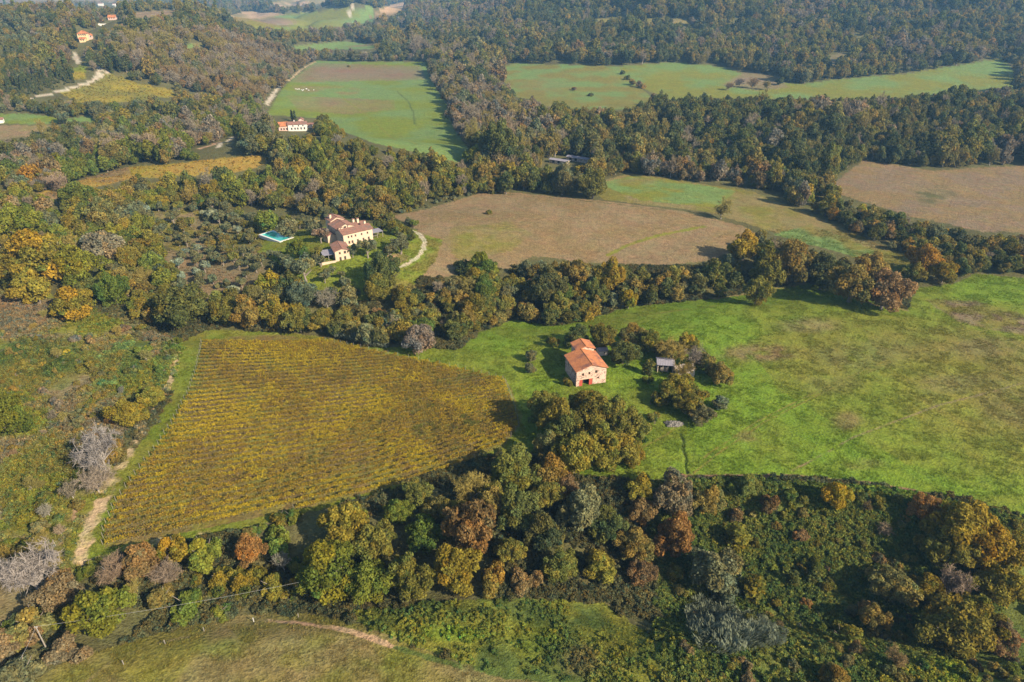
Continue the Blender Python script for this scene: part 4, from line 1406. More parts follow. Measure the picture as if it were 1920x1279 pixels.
PROTO = {
    'broadleaf': {'near': [crown_mesh('broadleaf', s, 7500, .052) for s in (1, 2, 3, 4, 5, 6, 7)], 'mid': [crown_mesh('broadleaf', s, 2400, .085) for s in (11, 12, 13, 14, 15, 16, 17, 18)], 'far': [crown_mesh('broadleaf', s, 700, .15) for s in (21, 22, 23, 24, 25, 26)]},
    'bare': {'near': [bare_crown(s, 4200, .0055) for s in (1, 2, 3)], 'mid': [bare_crown(s, 3000, .0105) for s in (11, 12, 13, 14)], 'far': [bare_crown(s, 500, .032) for s in (21, 22, 23, 24)]},
    'olive': {'near': [crown_mesh('olive', s, 3000, .07, .1) for s in (1, 2)], 'mid': [crown_mesh('olive', s, 1100, .11, .1) for s in (11, 12, 13)], 'far': [crown_mesh('olive', s, 300, .2, .1) for s in (21, 22)]},
    'shrub': {'near': [crown_mesh('shrub', s, 4500, .060, .22) for s in (1, 2, 3, 4)], 'mid': [crown_mesh('shrub', s, 1500, .095, .22) for s in (11, 12, 13, 14)], 'far': [crown_mesh('shrub', s, 220, .26, .2) for s in (21, 22)]},
    'column': {'near': [crown_mesh('column', s, 3600, .10) for s in (1, 2)], 'mid': [crown_mesh('column', s, 1300, .17) for s in (11, 12)], 'far': [crown_mesh('column', s, 420, .3) for s in (21, 22)]},
    'cypress': {'near': [crown_mesh('cypress', 1, 2600, .13, .1)], 'mid': [crown_mesh('cypress', 11, 1100, .2, .1)], 'far': [crown_mesh('cypress', 21, 380, .36, .1)]},
}
TRUNK = {
    'broadleaf': [trunk_mesh(s, .55, .075, M_BARK) for s in (1, 2)], 'bare': [trunk_mesh(s, .6, .055, M_PALEBARK) for s in (3, 4)], 'olive': [trunk_mesh(5, .7, .09, M_BARK)],
    'shrub': [trunk_mesh(7, .3, .05, M_BARK, 4)], 'column': [trunk_mesh(8, 1.2, .10, M_BARK)], 'cypress': [trunk_mesh(9, .6, .12, M_BARK, 0)],
}
ZC = {'broadleaf': .82, 'bare': 1.15, 'olive': 1.05, 'shrub': .45, 'column': 1.8, 'cypress': 2.6}     # height of the crown's middle
NAME = {'broadleaf': 'broadleaf_tree', 'bare': 'bare_tree', 'olive': 'olive_tree', 'shrub': 'shrub', 'column': 'columnar_tree', 'cypress': 'cypress_tree'}
WORD = {'broadleaf': 'broadleaf tree', 'bare': 'bare tree', 'olive': 'olive tree', 'shrub': 'shrub', 'column': 'narrow tree', 'cypress': 'cypress'}
TINT = {
    'yg': ((0.102, 0.114, 0.014), 'yellow-green'), 'ol': ((0.112, 0.103, 0.019), 'olive-green'), 'ob': ((0.142, 0.106, 0.028), 'olive-brown'), 'br': ((0.135, 0.084, 0.042), 'brown'),
    'rb': ((0.158, 0.085, 0.030), 'rust-brown'), 'or': ((0.22, 0.125, 0.020), 'orange'), 'ye': ((0.235, 0.178, 0.014), 'yellow'), 'dg': ((0.056, 0.066, 0.019), 'dark green'),
    'gg': ((0.094, 0.098, 0.052), 'grey-green'), 'mv': ((0.150, 0.112, 0.088), 'mauve-grey'), 'wh': ((0.165, 0.135, 0.112), 'pale silvery'), 'gr': ((0.080, 0.102, 0.014), 'fresh green'),
    'oy': ((0.148, 0.118, 0.015), 'olive-yellow'), 'pk': ((0.165, 0.122, 0.070), 'pinkish tan'), 'ivy': ((0.050, 0.058, 0.024), 'blackish green'), 'sg': ((0.15, 0.17, 0.11), 'silver-green'),
}
trees = []        # dicts: kind, x, y, z, R, asp, tint, label, region


def put(kind, u, v, W, asp, tint, label, region='', tall=None):
    """A plant whose crown the photograph shows centred at u, v and W pixels wide."""
    W = W * (1.0 if v > 860 and 550 < u < 1300 and kind == 'broadleaf' else 1.14)
    d = ray(u, v)
    x, y, z = d[0] * _TS, d[1] * _TS, CAMH + d[2] * _TS
    R = W * _TS / (2 * FOC)
    g = z - height(x, y) - ZC[kind] * R * asp
    k = int(np.argmax(g < 0))
    t = _TS[k]
    x, y = d[0] * t, d[1] * t
    trees.append(dict(kind=kind, x=x, y=y, z=float(height(x, y)), R=W * t / (2 * FOC), asp=asp, tint=tint, label=label, hand=True, region=region, dep=t))


HAND = [
    # lower left corner and the scrub below the vineyard
    ('bare', 45, 1055, 140, 1.0, 'wh', 'large pale silver-grey tree at the lower corner beside the dirt track'),
    ('broadleaf', 112, 1110, 86, .9, 'br', 'brown tree between the silver tree and the round green tree'),
    ('broadleaf', 190, 1143, 112, .95, 'yg', 'dense yellow-green tree in front of the utility pole'),
    ('broadleaf', 265, 1058, 78, .9, 'rb', 'rust-red tree just below the first vine rows'),
    ('broadleaf', 466, 1034, 60, 1.05, 'rb', 'small round rust-orange tree alone in the olive scrub'),
    ('bare', 205, 1062, 86, .7, 'mv', 'mauve-brown leafless bush at the end of the dirt track'),
    ('bare', 308, 1068, 76, .75, 'mv', 'grey leafless tree beside the rust-red tree'),
    ('shrub', 325, 1022, 74, 1.2, 'oy', 'olive-yellow shrub right of the rust-red tree'),
    ('shrub', 385, 1030, 86, 1.1, 'yg', 'wide yellow-green shrub between the rust-red and rust-orange trees'),
    ('shrub', 420, 1080, 80, 1.0, 'oy', 'olive-yellow shrub under the overhead cable'),
    ('shrub', 352, 1130, 90, 1.0, 'gr', 'fresh green shrub near the field corner under the cable'),
    ('shrub', 520, 1015, 76, 1.0, 'yg', 'yellow-green shrub between the vineyard and the big green tree'),
    ('shrub', 455, 1085, 76, 1.1, 'oy', 'yellowish shrub below the small rust-orange tree'),
    ('shrub', 300, 1120, 80, 1.0, 'ob', 'olive-brown shrub beside the dense yellow-green tree'),
    ('shrub', 510, 1095, 70, 1.1, 'oy', 'olive-yellow shrub left of the big green tree'),
    ('shrub', 60, 1165, 96, 1.0, 'ob', 'olive-brown shrub below the silver tree'),
    ('shrub', 25, 1200, 86, 1.0, 'br', 'russet-brown shrub at the picture edge near the utility pole'),
    ('shrub', 35, 1260, 110, 1.1, 'gg', 'blue-grey shrub in the lower corner of the picture'),
    ('shrub', 130, 1215, 80, .9, 'br', 'brown shrub beside the utility pole base'),
    # belt below the vineyard
    ('broadleaf', 612, 1070, 128, 1.1, 'gr', 'big bright green tree where the overhead cable ends'),
    ('broadleaf', 640, 985, 108, 1.05, 'oy', 'olive-yellow tree above the big bright green tree'),
    ('broadleaf', 748, 958, 66, 1.0, 'yg', 'small yellow-green tree at the lower vineyard edge'),
    ('broadleaf', 705, 1020, 100, 1.1, 'ol', 'olive tree canopy right of the big bright green tree'),
    ('broadleaf', 800, 1000, 84, 1.1, 'gr', 'fresh green tree beside the big rust-brown tree'),
    ('broadleaf', 885, 985, 128, 1.2, 'rb', 'big rounded rust-brown tree in the belt below the vineyard'),
    ('broadleaf', 965, 885, 120, .9, 'ol', 'olive-green tree at the lower corner of the vineyard, shading the grass'),
    ('broadleaf', 1030, 885, 84, .95, 'ob', 'olive-brown tree right beside the vineyard corner tree'),
    ('broadleaf', 970, 960, 92, 1.25, 'dg', 'dark green tree right of the big rust-brown tree'),
    ('broadleaf', 1020, 1000, 86, 1.25, 'ivy', 'blackish green tree in the middle of the lower belt'),
    ('broadleaf', 1090, 955, 100, 1.2, 'gg', 'grey-green oak in the middle of the lower belt'),
    ('broadleaf', 1135, 985, 74, 1.2, 'dg', 'dark green tree right of the grey-green oak'),
    ('broadleaf', 1060, 915, 70, .9, 'br', 'brown tree above the grey-green oak'),
    ('broadleaf', 1200, 915, 64, 1.0, 'oy', 'olive-yellow tree at the meadow edge below the barn'),
    ('broadleaf', 1200, 962, 62, 1.1, 'rb', 'orange-brown tree under the olive-yellow meadow edge tree'),
    ('broadleaf', 1262, 925, 92, 1.2, 'br', 'brown bare-looking tree at the bright meadow rim'),
    ('broadleaf', 1265, 1005, 92, 1.25, 'rb', 'rust-brown tree at the top of the bramble slope'),
    ('broadleaf', 1190, 1020, 84, 1.0, 'ob', 'olive-brown tree in the lower belt beside the rust-brown one'),
    ('broadleaf', 690, 1095, 104, 1.0, 'yg', 'yellow-green tree behind the field corner'),
    ('broadleaf', 770, 1080, 110, 1.0, 'ol', 'olive tree above the red dirt path'),
    ('broadleaf', 850, 1065, 110, 1.0, 'oy', 'golden olive tree below the big rust-brown tree'),
    ('shrub', 925, 1080, 70, 1.2, 'or', 'orange shrub at the foot of the dark trees'),
    ('shrub', 985, 1085, 64, 1.3, 'rb', 'rust shrub at the foot of the dark trees'),
    ('broadleaf', 1050, 1060, 90, .9, 'ol', 'olive tree at the foot of the lower belt'),
    ('broadleaf', 1130, 1065, 80, .9, 'oy', 'olive-yellow tree at the foot of the lower belt'),
    ('broadleaf', 1205, 1075, 70, .9, 'br', 'brown tree above the green bramble slope'),
    # before the barn
    ('broadleaf', 1052, 790, 84, 1.25, 'ol', 'olive-green tree in front of the barn, shading the grass'),
    ('broadleaf', 1078, 850, 88, 1.2, 'oy', 'golden olive tree in front of the barn, lowest of its group'),
    ('broadleaf', 1110, 775, 86, 1.15, 'ol', 'olive-green tree directly below the barn doors'),
    ('broadleaf', 1160, 785, 84, 1.15, 'ol', 'olive-green tree below the barn on the meadow side'),
    ('broadleaf', 1168, 845, 62, 1.0, 'ol', 'olive-green bush tree on the bright grass below the barn'),
    ('broadleaf', 1022, 765, 70, 1.1, 'ol', 'olive tree on the vineyard side of the barn trees'),
    ('broadleaf', 1125, 838, 84, 1.1, 'oy', 'golden olive tree in the middle of the group below the barn'),
    ('broadleaf', 1092, 762, 62, 1.0, 'oy', 'golden olive tree at the back of the group below the barn'),
    ('broadleaf', 1030, 835, 64, 1.1, 'ob', 'olive-brown tree beside the thin leaning pole'),
    ('broadleaf', 1242, 655, 40, .9, 'ob', 'olive-brown bush tree just behind the open shed roof'),
    ('broadleaf', 1292, 640, 44, .9, 'oy', 'golden olive bush tree at the back of the shed grove'),
    ('broadleaf', 1322, 676, 40, .9, 'ob', 'olive-brown bush tree behind the far end of the stone ruin'),
    ('broadleaf', 1302, 738, 44, .9, 'ol', 'olive bush tree between ruin and stone heap'),
    ('broadleaf', 1248, 742, 40, 1.0, 'ol', 'olive bush tree straight below the open shed'),
    ('broadleaf', 1192, 800, 56, 1.1, 'ol', 'olive tree at the meadow side of the group below the barn'),
    ('broadleaf', 1186, 850, 50, 1.0, 'oy', 'golden olive bush tree lowest on the meadow side below the barn'),
    ('olive', 570, 500, 54, 1.0, 'gg', 'broad grey olive tree left of the farm annex'),
    ('olive', 542, 492, 36, 1.0, 'gg', 'grey olive tree below the pool, left of the broad one'),
    ('olive', 600, 488, 30, .9, 'gg', 'dark grey olive tree touching the terrace wall of the annex'),
    ('olive', 608, 518, 24, 1.0, 'gg', 'small olive tree on the open lawn below the annex'),
    ('olive', 646, 527, 24, 1.0, 'gg', 'small olive tree on the lawn nearer the tall dark tree'),
    ('olive', 622, 546, 24, 1.0, 'gg', 'small olive tree at the bottom of the farm lawn'),
    ('olive', 595, 470, 24, 1.0, 'ol', 'small green tree between pool and annex'),
    ('broadleaf', 590, 425, 36, 1.0, 'gg', 'grey-green tree behind the pool lawn near the farmhouse'),
    ('broadleaf', 540, 428, 40, 1.0, 'gg', 'grey-green tree straight behind the swimming pool'),
    ('broadleaf', 500, 415, 44, 1.1, 'yg', 'yellow-green tree standing up behind the swimming pool'),
    ('broadleaf', 740, 425, 34, 1.0, 'ol', 'olive-green tree behind the pergola'),
    ('broadleaf', 715, 420, 28, 1.0, 'dg', 'dark green tree right behind the farmhouse gable'),
    ('shrub', 1062, 714, 22, 1.9, 'ol', 'narrow olive shrub against the barn corner'),
    ('broadleaf', 994, 690, 24, 1.1, 'gg', 'small grey-green tree on the grass beside the barn, lower of a pair'),
    ('broadleaf', 996, 668, 24, 1.1, 'gg', 'small grey-green tree on the grass beside the barn, upper of a pair'),
    ('broadleaf', 1038, 640, 26, 1.0, 'ol', 'small olive tree on the grass behind the barn'),
    ('broadleaf', 1082, 630, 52, 1.0, 'dg', 'dark green tree right behind the barn tower'),
    ('broadleaf', 1130, 632, 56, 1.0, 'ol', 'olive-green tree behind the barn'),
    ('broadleaf', 1168, 660, 62, .85, 'dg', 'dark green tree beside the tiny pale outbuilding'),
    ('broadleaf', 1186, 628, 52, .9, 'ob', 'olive-brown tree behind the dark green one near the barn'),
    ('broadleaf', 1218, 640, 50, 1.0, 'oy', 'golden olive tree behind the open shed'),
    ('bare', 1262, 648, 70, .95, 'ob', 'thinning brown tree behind the open shed'),
    ('bare', 1305, 660, 56, .9, 'mv', 'leafless brown tree behind the stone ruin'),
    ('bare', 1285, 688, 50, .9, 'ob', 'thinning brown tree grown over the stone ruin'),
    ('broadleaf', 1352, 700, 54, .9, 'ob', 'olive-brown tree at the meadow side of the stone ruin'),
    ('broadleaf', 1332, 690, 40, .9, 'ol', 'olive tree between the stone ruin and the meadow'),
    ('column', 1218, 690, 22, .7, 'dg', 'dark pointed tree against the side of the open shed'),
    ('broadleaf', 1275, 725, 66, .8, 'oy', 'golden olive tree below the stone ruin'),
    ('broadleaf', 1290, 755, 60, .9, 'ol', 'olive tree above the stone heap'),
    ('broadleaf', 1312, 775, 54, .8, 'gg', 'grey-green bush tree right of the stone heap'),
    ('broadleaf', 1352, 757, 36, .8, 'gg', 'small grey-green bush tree alone at the bright meadow'),
    ('shrub', 1222, 748, 40, 1.2, 'ol', 'olive shrub on the grass between the barn trees and the ruin'),
    ('shrub', 1228, 786, 36, 1.2, 'ol', 'olive shrub on the grass left of the stone heap'),
    ('shrub', 1215, 715, 30, 1.0, 'gr', 'fresh green shrub below the open shed'),
    ('shrub', 1200, 820, 34, 1.0, 'gr', 'fresh green shrub on the slope below the stone heap'),
    # belt above the vineyard
    ('broadleaf', 340, 578, 106, .85, 'dg', 'big round dark green tree at the upper corner of the vineyard'),
    ('broadleaf', 420, 585, 58, 1.0, 'ol', 'olive-green tree next to the big round dark tree'),
    ('broadleaf', 468, 588, 66, 1.0, 'ob', 'olive-brown tree at the top vineyard margin'),
    ('broadleaf', 512, 590, 60, 1.0, 'oy', 'golden olive tree at the top vineyard margin'),
    ('broadleaf', 506, 530, 46, 1.0, 'ye', 'bright yellow tree below the olive lawn'),
    ('broadleaf', 554, 588, 34, 1.2, 'ye', 'small bright yellow tree in the belt above the vineyard'),
    ('broadleaf', 562, 552, 64, 1.0, 'gg', 'grey-green olive-like tree below the farm lawn'),
    ('broadleaf', 600, 600, 52, 1.0, 'ol', 'olive-green tree above the top vine rows'),
    ('broadleaf', 790, 635, 64, 1.0, 'mv', 'mauve-brown tree at the vineyard top edge'),
    ('broadleaf', 718, 508, 66, 1.2, 'dg', 'tall dark tree shading the farm lawn'),
    ('broadleaf', 705, 540, 60, 1.0, 'ol', 'olive tree at the foot of the tall dark lawn tree'),
    ('olive', 688, 462, 40, 1.0, 'gg', 'grey olive tree against the farmhouse front'),
    ('olive', 660, 470, 26, 1.0, 'gg', 'small grey tree between annex and farmhouse'),
    ('olive', 730, 470, 36, 1.0, 'gg', 'grey tree inside the driveway bend'),
    ('olive', 750, 455, 44, .9, 'gg', 'wide grey-green tree inside the driveway bend'),
    ('broadleaf', 770, 440, 22, 1.2, 'dg', 'dark shrub tree at the driveway gate'),
    ('broadleaf', 560, 466, 44, 1.0, 'gr', 'green tree on the lawn below the pool'),
    ('olive', 600, 438, 36, .9, 'mv', 'mauve-grey tree beside the pool lawn'),
    # belt along the top of the big meadow
    ('broadleaf', 905, 500, 58, 1.0, 'gr', 'green tree at the lower edge of the brown field'),
    ('broadleaf', 868, 500, 36, .9, 'dg', 'dark bush tree left of the green tree under the brown field'),
    ('broadleaf', 1022, 545, 78, 1.05, 'ivy', 'big blackish green tree in the belt above the meadow'),
    ('broadleaf', 1082, 510, 66, 1.0, 'ob', 'olive-brown tree behind the big blackish tree'),
    ('broadleaf', 1140, 520, 62, 1.1, 'oy', 'golden olive tree in the dark belt above the meadow'),
    ('broadleaf', 1180, 560, 36, 1.3, 'ye', 'yellow-green tree at the meadow edge of the dark belt'),
    ('broadleaf', 1395, 462, 60, 1.0, 'oy', 'golden oak standing above the belt by the brown field'),
    ('broadleaf', 1440, 500, 74, 1.25, 'ol', 'tall olive-green tree in the belt above the meadow'),
    ('broadleaf', 1480, 490, 80, 1.2, 'ob', 'tall olive-brown tree in the belt above the meadow'),
    ('broadleaf', 1420, 545, 56, 1.1, 'ol', 'olive-green tree at the meadow edge under the tall ones'),
    ('broadleaf', 1545, 510, 72, 1.1, 'ivy', 'blackish green tree left in the rounded brown clump'),
    ('broadleaf', 1600, 530, 84, 1.05, 'ob', 'olive-brown tree in the middle of the rounded clump'),
    ('broadleaf', 1632, 505, 70, 1.0, 'ob', 'olive-brown tree at the back of the rounded clump'),
    ('broadleaf', 1662, 545, 84, 1.0, 'br', 'brown tree at the meadow tip of the rounded clump'),
    ('broadleaf', 1738, 490, 70, .95, 'or', 'bright orange tree between two meadows'),
    ('broadleaf', 1770, 510, 56, .85, 'oy', 'golden tree right beside the bright orange tree'),
    ('broadleaf', 1715, 512, 44, .9, 'ol', 'olive tree left below the bright orange tree'),
    # bramble ravine
    ('broadleaf', 1568, 930, 58, 1.0, 'ye', 'yellow tree at the rim of the meadow above the ravine'),
    ('broadleaf', 1730, 955, 56, 1.1, 'rb', 'rust tree at the rim of the meadow above the ravine'),
    ('broadleaf', 1800, 985, 110, 1.0, 'oy', 'large golden olive tree at the rim of the ravine'),
    ('broadleaf', 1848, 1020, 100, 1.1, 'oy', 'large golden tree in the middle of the ravine grove'),
    ('broadleaf', 1900, 1030, 76, 1.1, 'oy', 'golden tree at the picture edge of the ravine grove'),
    ('broadleaf', 1770, 1030, 90, 1.1, 'ol', 'olive tree on the inner side of the ravine grove'),
    ('broadleaf', 1872, 1095, 100, 1.0, 'oy', 'golden olive tree low in the ravine grove'),
    ('bare', 1795, 1080, 84, 1.1, 'mv', 'leafless grey tree in the ravine grove'),
    ('broadleaf', 1672, 1098, 90, .85, 'ob', 'olive-brown tree on the ravine floor'),
    ('broadleaf', 1740, 1110, 70, .8, 'oy', 'small golden tree on the ravine floor'),
    ('broadleaf', 1790, 1180, 130, 1.0, 'ol', 'big olive-green tree low in the ravine'),
    ('broadleaf', 1840, 1160, 96, 1.0, 'oy', 'olive-yellow tree behind the big low ravine tree'),
    ('broadleaf', 1875, 1195, 70, 1.0, 'br', 'brown tree at the picture edge low in the ravine'),
    ('column', 1598, 1195, 40, .55, 'oy', 'golden narrow tree rising from the ravine floor'),
    ('broadleaf', 1642, 1165, 62, 1.1, 'ob', 'olive-brown tree right of the golden narrow tree'),
    ('column', 1382, 1010, 42, .6, 'oy', 'golden narrow tree on the bramble slope, upper of two'),
    ('column', 1412, 1105, 44, .6, 'oy', 'golden narrow tree on the bramble slope, lower of two'),
    ('broadleaf', 1345, 1075, 104, 1.0, 'gg', 'grey-green tree on the bramble slope between two golden ones'),
    ('broadleaf', 1442, 945, 44, 1.1, 'rb', 'small rust-brown tree high on the bramble slope'),
    ('broadleaf', 1330, 940, 60, 1.0, 'ob', 'olive-brown tree at the upper rim of the bramble slope'),
    ('broadleaf', 1405, 915, 50, .8, 'ol', 'olive bush tree at the meadow rim above the brambles'),
    ('column', 1488, 1085, 26, .6, 'dg', 'dark pointed tree on the ravine slope, first of a pair'),
    ('column', 1528, 1080, 26, .6, 'dg', 'dark pointed tree on the ravine slope, second of a pair'),
    ('broadleaf', 1500, 1005, 36, .8, 'br', 'small brown bush tree on the bramble slope'),
    # left slope
    ('bare', 178, 828, 100, 1.15, 'wh', 'pale-barked leafless tree beside the grassy vineyard track'),
    ('broadleaf', 208, 850, 56, 1.0, 'ob', 'olive-brown tree behind the pale leafless tree'),
    ('bare', 175, 890, 76, .9, 'mv', 'mauve leafless thicket below the pale leafless tree'),
    ('broadleaf', 240, 775, 70, .8, 'oy', 'golden orange bush tree by the vineyard track'),
    ('broadleaf', 282, 745, 56, .8, 'oy', 'golden bush tree by the vineyard track'),
    ('broadleaf', 215, 780, 50, .8, 'rb', 'rust bush tree above the pale leafless tree'),
    ('broadleaf', 70, 485, 110, 1.0, 'oy', 'big golden olive tree on the wooded slope'),
    ('broadleaf', 60, 535, 80, 1.0, 'oy', 'second golden tree below the big golden one'),
    ('broadleaf', 140, 500, 84, 1.0, 'yg', 'yellow-green tree right of the big golden one'),
    ('broadleaf', 190, 465, 80, .9, 'pk', 'pinkish tan tree on the wooded slope'),
    ('broadleaf', 212, 545, 60, 1.3, 'gr', 'tall fresh green tree at the foot of the wooded slope'),
    ('broadleaf', 135, 570, 74, .9, 'oy', 'golden tree at the lower edge of the wooded slope'),
    ('broadleaf', 14, 780, 80, 1.2, 'gr', 'tall dark fresh green tree at the picture edge'),
    ('broadleaf', 16, 510, 70, 1.0, 'ol', 'olive-green tree at the picture edge beside the big golden one'),
    ('broadleaf', 25, 420, 86, .9, 'yg', 'bright yellow-green tree at the picture edge below the orange pair'),
    ('broadleaf', 54, 325, 44, .9, 'or', 'bright orange tree above the striped hillside vineyard'),
    ('broadleaf', 22, 338, 36, .8, 'oy', 'golden tree next to the bright orange one'),
    ('bare', 104, 332, 52, .9, 'mv', 'grey leafless tree beside the bright orange one'),
    ('broadleaf', 415, 330, 40, 1.0, 'dg', 'dark green tree standing out under the hillside vineyard'),
    ('cypress', 547, 217, 7, 1.0, 'dg', 'dark cypress behind the valley villa, first of two'),
    ('cypress', 553, 219, 7, 1.0, 'dg', 'dark cypress behind the valley villa, second of two'),
    ('broadleaf', 603, 224, 26, .9, 'dg', 'dark round tree at the valley villa end'),
    ('cypress', 140, 60, 9, .8, 'dg', 'dark cypress beside the ochre hill villa'),
    ('cypress', 427, 215, 8, .9, 'dg', 'dark cypress alone in the mid wood'),
    ('broadleaf', 1185, 255, 40, .8, 'ye', 'golden yellow tree in the dark wood beyond the creek'),
    ('broadleaf', 1585, 205, 24, 1.1, 'or', 'rust-orange tree standing out in the dark wood'),
    ('broadleaf', 1092, 325, 36, 1.0, 'ye', 'yellow tree by the creek barns'),
    ('bare', 1355, 385, 46, .9, 'ob', 'thinning brown tree alone on the sloping field hedge'),
    ('shrub', 1166, 136, 12, 1.2, 'dg', 'dark bush at the upper end of the hedge crossing the far meadow'),
    ('shrub', 1176, 146, 13, 1.2, 'dg', 'dark bush in the upper half of the hedge crossing the far meadow'),
    ('broadleaf', 1186, 154, 15, .9, 'ob', 'olive-brown bush tree midway in the hedge crossing the far meadow'),
    ('broadleaf', 1198, 158, 14, .9, 'br', 'brown bush tree in the lower half of the hedge crossing the far meadow'),
    ('shrub', 1208, 162, 14, 1.2, 'ob', 'olive-brown bush at the lower end of the hedge crossing the far meadow'),
    ('shrub', 1080, 166, 15, .9, 'br', 'flat brown bush alone in the middle of the far meadow'),
    ('shrub', 1106, 178, 13, .9, 'dg', 'flat dark bush below the brown one in the far meadow'),
    ('bare', 1368, 158, 20, .8, 'br', 'brown leafless bush at the near edge of the scrub patch in the far meadow'),
    ('bare', 1388, 150, 24, .8, 'mv', 'mauve leafless bush in the scrub patch in the far meadow'),
    ('bare', 1412, 152, 26, .8, 'br', 'largest brown leafless bush of the scrub patch in the far meadow'),
    ('bare', 1440, 157, 22, .8, 'ob', 'olive-brown leafless bush at the far end of the scrub patch in the meadow'),
    ('broadleaf', 1462, 152, 18, .9, 'dg', 'dark bush tree between the scrub patch and the long meadow strip'),
    ('shrub', 655, 124, 8, 1.0, 'ob', 'lone small bush at the top of the valley field'),
    ('shrub', 306, 690, 34, 1.1, 'gr', 'dark fresh green bush in the hedge above the vineyard track, lowest of three'),
    ('shrub', 318, 664, 34, 1.1, 'dg', 'dark green bush in the hedge above the vineyard track, middle of three'),
    ('shrub', 330, 642, 34, 1.1, 'gr', 'fresh green bush at the top of the hedge by the big round dark tree'),
    ('shrub', 245, 692, 40, .9, 'dg', 'dark green bramble mound on the slope, lower of two'),
    ('shrub', 264, 660, 40, .9, 'gr', 'fresh green bramble mound on the slope, upper of two'),
    ('shrub', 128, 660, 24, 1.1, 'ye', 'small bright yellow bush alone on the green slope'),
    ('shrub', 917, 398, 16, 1.1, 'ol', 'round bush alone on the brown field'),
]
for h in HAND:
    put(*h)

